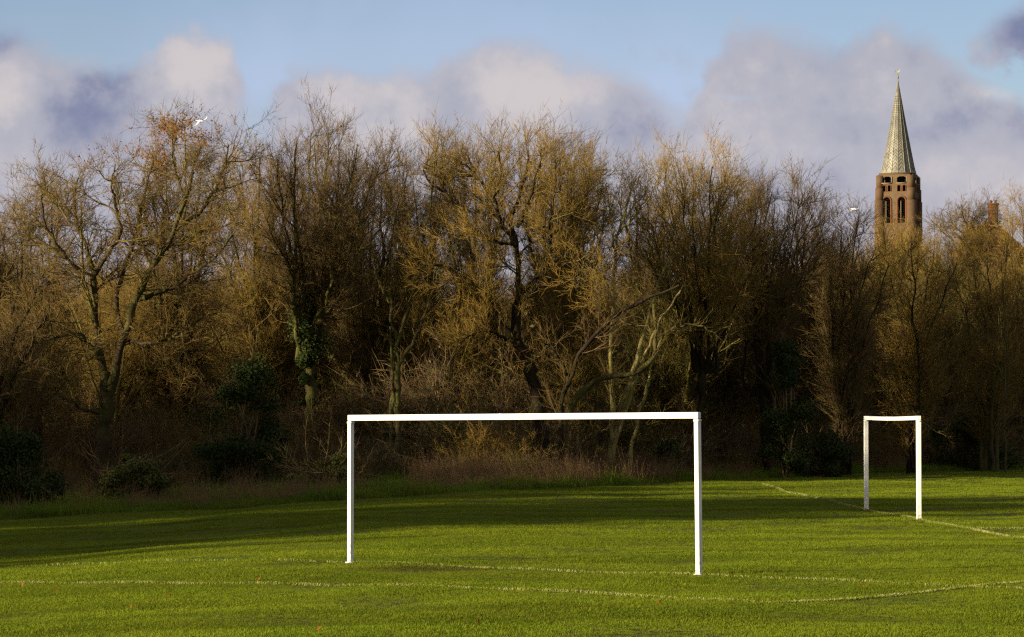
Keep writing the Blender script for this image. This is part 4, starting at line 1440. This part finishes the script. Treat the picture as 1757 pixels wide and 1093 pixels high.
# solid core, coloured near black for the shade inside the bell chamber
g_ = Geo(); g_.box((0, 0, zt_top / 2), (TW - 2.2, TW - 2.2, zt_top - .4)); link('dark_core', g_.mesh('dark_core', [M['louvre']]), tower)
g_ = Geo(); g_.box((0, 0, zt_top - .12), (TW - .92, TW - .92, .2)); link('floor_slab', g_.mesh('floor_slab', [M['stone']]), tower)
for sx in (-1, 1):
    for sy in (-1, 1):
        g_ = Geo()
        for za, zb2, w2 in ((0, tz(345), 1.25), (tz(345) + .003, tz(324), 1.13), (tz(324) + .003, tz(302.5), 1.0)):
            c0 = TW / 2 - .42
            g_.box((sx * (c0 + (w2 - 1.0) * .42), sy * (c0 + (w2 - 1.0) * .42), (za + zb2) / 2), (w2, w2, zb2 - za))
        link('corner_pier', g_.mesh('corner_pier', [M['brick']]), tower)
g_ = Geo(); g_.box((0, 0, tz(299.5)), (TW - .55, TW - .55, .32)); link('cornice', g_.mesh('cornice', [M['brick']]), tower)
# spire: sixteen sided, slightly flared at the eaves
zs0, zs1 = tz(299.5) + .165, tz(141)
SN = 16
prof = [(0, 2.78), (.35, 2.66), (1.0, 2.50), (4.0, 1.93), (8.0, 1.20), (11.5, .60), (zs1 - zs0, .10)]
zz = np.array([p[0] for p in prof]); rr2 = np.array([p[1] for p in prof])
NL_ = 34
hz = np.linspace(0, zs1 - zs0, NL_); rr2 = rr2 * 1.0; hr = np.interp(hz, zz, rr2)
V, qs = [], []
for k_ in range(NL_):
    for j in range(SN):
        a = (j + .5) * 2 * math.pi / SN
        V.append((hr[k_] * math.cos(a), hr[k_] * math.sin(a), hz[k_]))
for k_ in range(NL_ - 1):
    for j in range(SN):
        qs.append([k_ * SN + j, k_ * SN + (j + 1) % SN, (k_ + 1) * SN + (j + 1) % SN, (k_ + 1) * SN + j])
g_ = Geo(); g_.add(V, qs)
spo = link('spire', g_.mesh('spire', [M['lead']]), tower, (0, 0, zs0))
# rolls on the arrises and herringbone seams on each face
Pl, Rl = [], []
for j in range(SN):
    a = (j + .5) * 2 * math.pi / SN
    Pl.append(np.stack([(hr + .015) * math.cos(a), (hr + .015) * math.sin(a), hz], 1)); Rl.append(np.interp(hr, [.1, 2.7], [.025, .06]))
V, q1 = tubes(np.array(Pl), np.array(Rl), 5)
g_ = Geo(); g_.add(V, q1); link('roll', g_.mesh('roll', [M['lead']]), spo)
Pl, Rl = [], []
for j in range(SN):
    a0 = (j + .5) * 2 * math.pi / SN; a1 = (j + 1.5) * 2 * math.pi / SN
    z_ = .3
    while z_ < (zs1 - zs0) * .86:
        r_ = np.interp(z_, zz, rr2); wdt = 2 * r_ * math.sin(math.pi / SN)
        up_ = wdt * .75
        def edge(a, z): rz_ = np.interp(z, zz, rr2); return np.array([rz_ * math.cos(a), rz_ * math.sin(a), z])
        p_, q_ = edge(a0, z_), edge(a1, z_)
        mid = (edge(a0, z_ + up_) + edge(a1, z_ + up_)) / 2
        am = (a0 + a1) / 2; off = np.array([math.cos(am), math.sin(am), .1]) * .012
        Pl += [np.stack([p_ + off, mid + off]), np.stack([q_ + off, mid + off])]; Rl += [[.03, .03]] * 2
        z_ += max(.30, wdt * .62)
    am = (a0 + a1) / 2
V, q1 = tubes(np.array(Pl), np.array(Rl), 4)
g_ = Geo(); g_.add(V, q1); link('seam', g_.mesh('seam', [M['seam']]), spo)
# finial: collar, rod, ball and cockerel vane
g_ = Geo()
rod = [(zs1 - .05, .16), (zs1 + .12, .20), (zs1 + .2, .09), (zs1 + .7, .06), (zs1 + .8, .15), (zs1 + .95, .17), (zs1 + 1.08, .08), (zs1 + 1.95, .04)]
P_ = np.array([[(0, 0, z) for z, r_ in rod]]); V, q1 = tubes(P_, np.array([[r_ for z, r_ in rod]]), 8); g_.add(V, q1)
fin = link('finial', g_.mesh('finial', [M['lead']], True), tower)
cock = [(-.42, .05), (-.30, .22), (-.38, .38), (-.20, .26), (-.05, .12), (.12, .14), (.22, .34), (.20, .42), (.30, .44), (.38, .36), (.30, .30), (.26, .08), (.10, -.06), (.02, -.14), (-.04, -.06), (-.2, -.02)]
V = [(x_, s * .03, z_ + zs1 + 1.75) for s in (-1, 1) for x_, z_ in cock]
nC = len(cock)
qs = [[i, (i + 1) % nC, nC + (i + 1) % nC, nC + i] for i in range(nC)]
from mathutils.geometry import tessellate_polygon
tri = tessellate_polygon([[Vector((a, b, 0)) for a, b in cock]])
tr = [list(t) for t in tri] + [[nC + i for i in reversed(t)] for t in tri]
g_ = Geo(); g_.add(V, qs, tr); link('weathervane', g_.mesh('weathervane', [M['vane']]), tower)

# gabled house with a chimney between the far trees at the right
HD = 300.0
hb = fpx(1705, 722, HD); hb[2] = float(ground_h(hb[0], hb[1]))
house = empty('gabled_house', hb, R(-20)); tag(house, 'gabled house mostly hidden by trees right of the church, its brick chimney showing', 'house')


def hz_(py): return CAM_H + (722 - py) / 4900 * HD - hb[2]


ridge, eave = hz_(383), hz_(440)
g_ = Geo(); g_.box((0, 0, eave / 2), (7.0, 8.0, eave)); link('wall', g_.mesh('wall', [M['brick']]), house)
g_ = Geo()
hw = 4.0
V = [(-hw, -4.4, eave - .2), (hw, -4.4, eave - .2), (0, -4.4, ridge), (-hw, 4.4, eave - .2), (hw, 4.4, eave - .2), (0, 4.4, ridge)]
g_.add(V, [[0, 2, 5, 3], [1, 4, 5, 2], [0, 3, 4, 1]], [[0, 1, 2], [3, 5, 4]])
rf = link('roof', g_.mesh('roof', [M['tiles']]), house)
g_ = Geo(); g_.box((.5, -2.5, (ridge - 2 + hz_(354)) / 2), (.95, .75, hz_(354) - ridge + 2)); g_.box((.5, -2.5, hz_(354) + .06), (1.15, .95, .16))
for s in (-.25, .25): g_.box((.5 + s, -2.5, hz_(354) + .3), (.22, .22, .36))
link('chimney', g_.mesh('chimney', [M['redbrick']]), rf)
for x_ in (-1.6, 1.6):
    g_ = Geo(); g_.box((x_, -4.01, eave - 1.6), (1.1, .06, 1.4)); link('window', g_.mesh('window', [M['louvre']]), house)

# ------------------------------------------------------------------ birds
m, N = mat('white feathers'); finish(N, (.62, .61, .60, 1), .6); M['feather'] = m
m, N = mat('dark feathers'); finish(N, (.02, .02, .022, 1), .6); M['dark_feather'] = m
m, N = mat('grey feathers'); finish(N, (.40, .41, .43, 1), .6); M['grey_feather'] = m


def bird(name, loc, span, wing, fwd, lift, bodymat, wingmat, label):
    """body along +y, wings along x with a bend at the wrist"""
    g_ = Geo()
    L = span * .42
    prof = [(-.50, .004), (-.46, .03), (-.30, .05), (-.10, .085), (.10, .095), (.26, .07), (.33, .05), (.39, .052), (.44, .035), (.47, .015), (.53, .004)]
    P_ = np.array([[(0, y * L, .01 * L * math.sin(y * 5)) for y, r_ in prof]])
    V, q1 = tubes(P_, np.array([[r_ * L for y, r_ in prof]]) * 1.15, 10)
    # smooth wings as part of one continuous mesh
    g_.add(V, q1)
    for s in (-1, 1):
        st_ = [(.03, .16, -.13, 0), (.14, .17, -.12, .05), (.26, .16, -.08, .09), (.36, .11, -.09, .08), (.45, .02, -.10, .05), (.5, -.08, -.105, .02)]
        V = []
        for u, le, te, up_ in st_:
            for yy, th in ((le, 0), ((le * 2 + te) / 3, .012), (te, 0), ((le * 2 + te) / 3, -.006)):
                V.append((s * u * span, yy * span * .55, up_ * span * lift + th * span))
        qs = []
        for i in range(len(st_) - 1):
            for j in range(4):
                qs.append([i * 4 + j, i * 4 + (j + 1) % 4, (i + 1) * 4 + (j + 1) % 4, (i + 1) * 4 + j])
        g_.add(V, qs)
    # tail
    g_.add([(-.03 * L, -.4 * L, 0), (.03 * L, -.4 * L, 0), (.11 * L, -.66 * L, 0), (-.11 * L, -.66 * L, 0),
            (-.03 * L, -.4 * L, .015 * L), (.03 * L, -.4 * L, .015 * L), (.11 * L, -.66 * L, .008 * L), (-.11 * L, -.66 * L, .008 * L)],
           [[3, 2, 1, 0], [4, 5, 6, 7], [0, 1, 5, 4], [1, 2, 6, 5], [2, 3, 7, 6], [3, 0, 4, 7]])
    o = link(name, g_.mesh(name, [bodymat], True), None, loc)
    wx = Vector(wing).normalized(); fy = Vector(fwd); fy = (fy - wx * fy.dot(wx)).normalized(); uz_ = wx.cross(fy)
    from mathutils import Matrix
    o.rotation_mode = 'QUATERNION'
    o.rotation_quaternion = Matrix((wx, fy, uz_)).transposed().to_quaternion()
    tag(o, label, 'bird')
    return o


bird('gull', fpx(341, 206, 88), .72, (.64, .62, .50), (.55, -.85, -.22), .8, M['feather'], M['grey_feather'], 'white gull gliding with spread wings in front of the orange leaves of the oak')
bird('gull', fpx(1466, 358, 110), .68, (.75, .62, .22), (.6, -.8, -.12), .5, M['feather'], M['grey_feather'], 'white gull flying low over the saplings left of the church tower')
bird('crow', fpx(1266, 275, 160), .34, (.4, .9, .2), (.9, -.4, 0), .5, M['dark_feather'], M['dark_feather'], 'tiny dark bird above the golden fan crowned tree')

# ------------------------------------------------------------------ fallen leaves on the pitch
g_ = Geo()
lf = [(0, -.045, 0), (.022, -.02, .008), (.03, .01, .014), (.016, .035, .008), (0, .055, .002), (-.016, .035, .008), (-.03, .01, .014), (-.022, -.02, .008), (0, 0, 0)]
g_.add([(a * .75, b * .75, c_) for a, b, c_ in lf], None, [[8, i, (i + 1) % 8] for i in range(8)])
lme = g_.mesh('fallen_leaf', [M['leaf_orange']])
rl = np.random.default_rng(4)
for px, py in ((41, 980), (98, 995), (228, 1031), (293, 1014), (445, 990), (548, 1084), (502, 885), (820, 1072), (1130, 1045), (1480, 1012)):
    d_ = 4900 * CAM_H / (py - 722)
    x_ = (px - 878.5) / 4900 * d_
    o = link('fallen_leaf', lme, None, (x_, d_, float(ground_h(x_, d_)) + .05))
    o.rotation_euler = (rl.uniform(.5, 1.3), rl.uniform(-.5, .5), rl.uniform(0, 6))
    tag(o, 'small curled orange leaf lying on the mown grass', 'leaf', 'fallen leaves on the pitch')
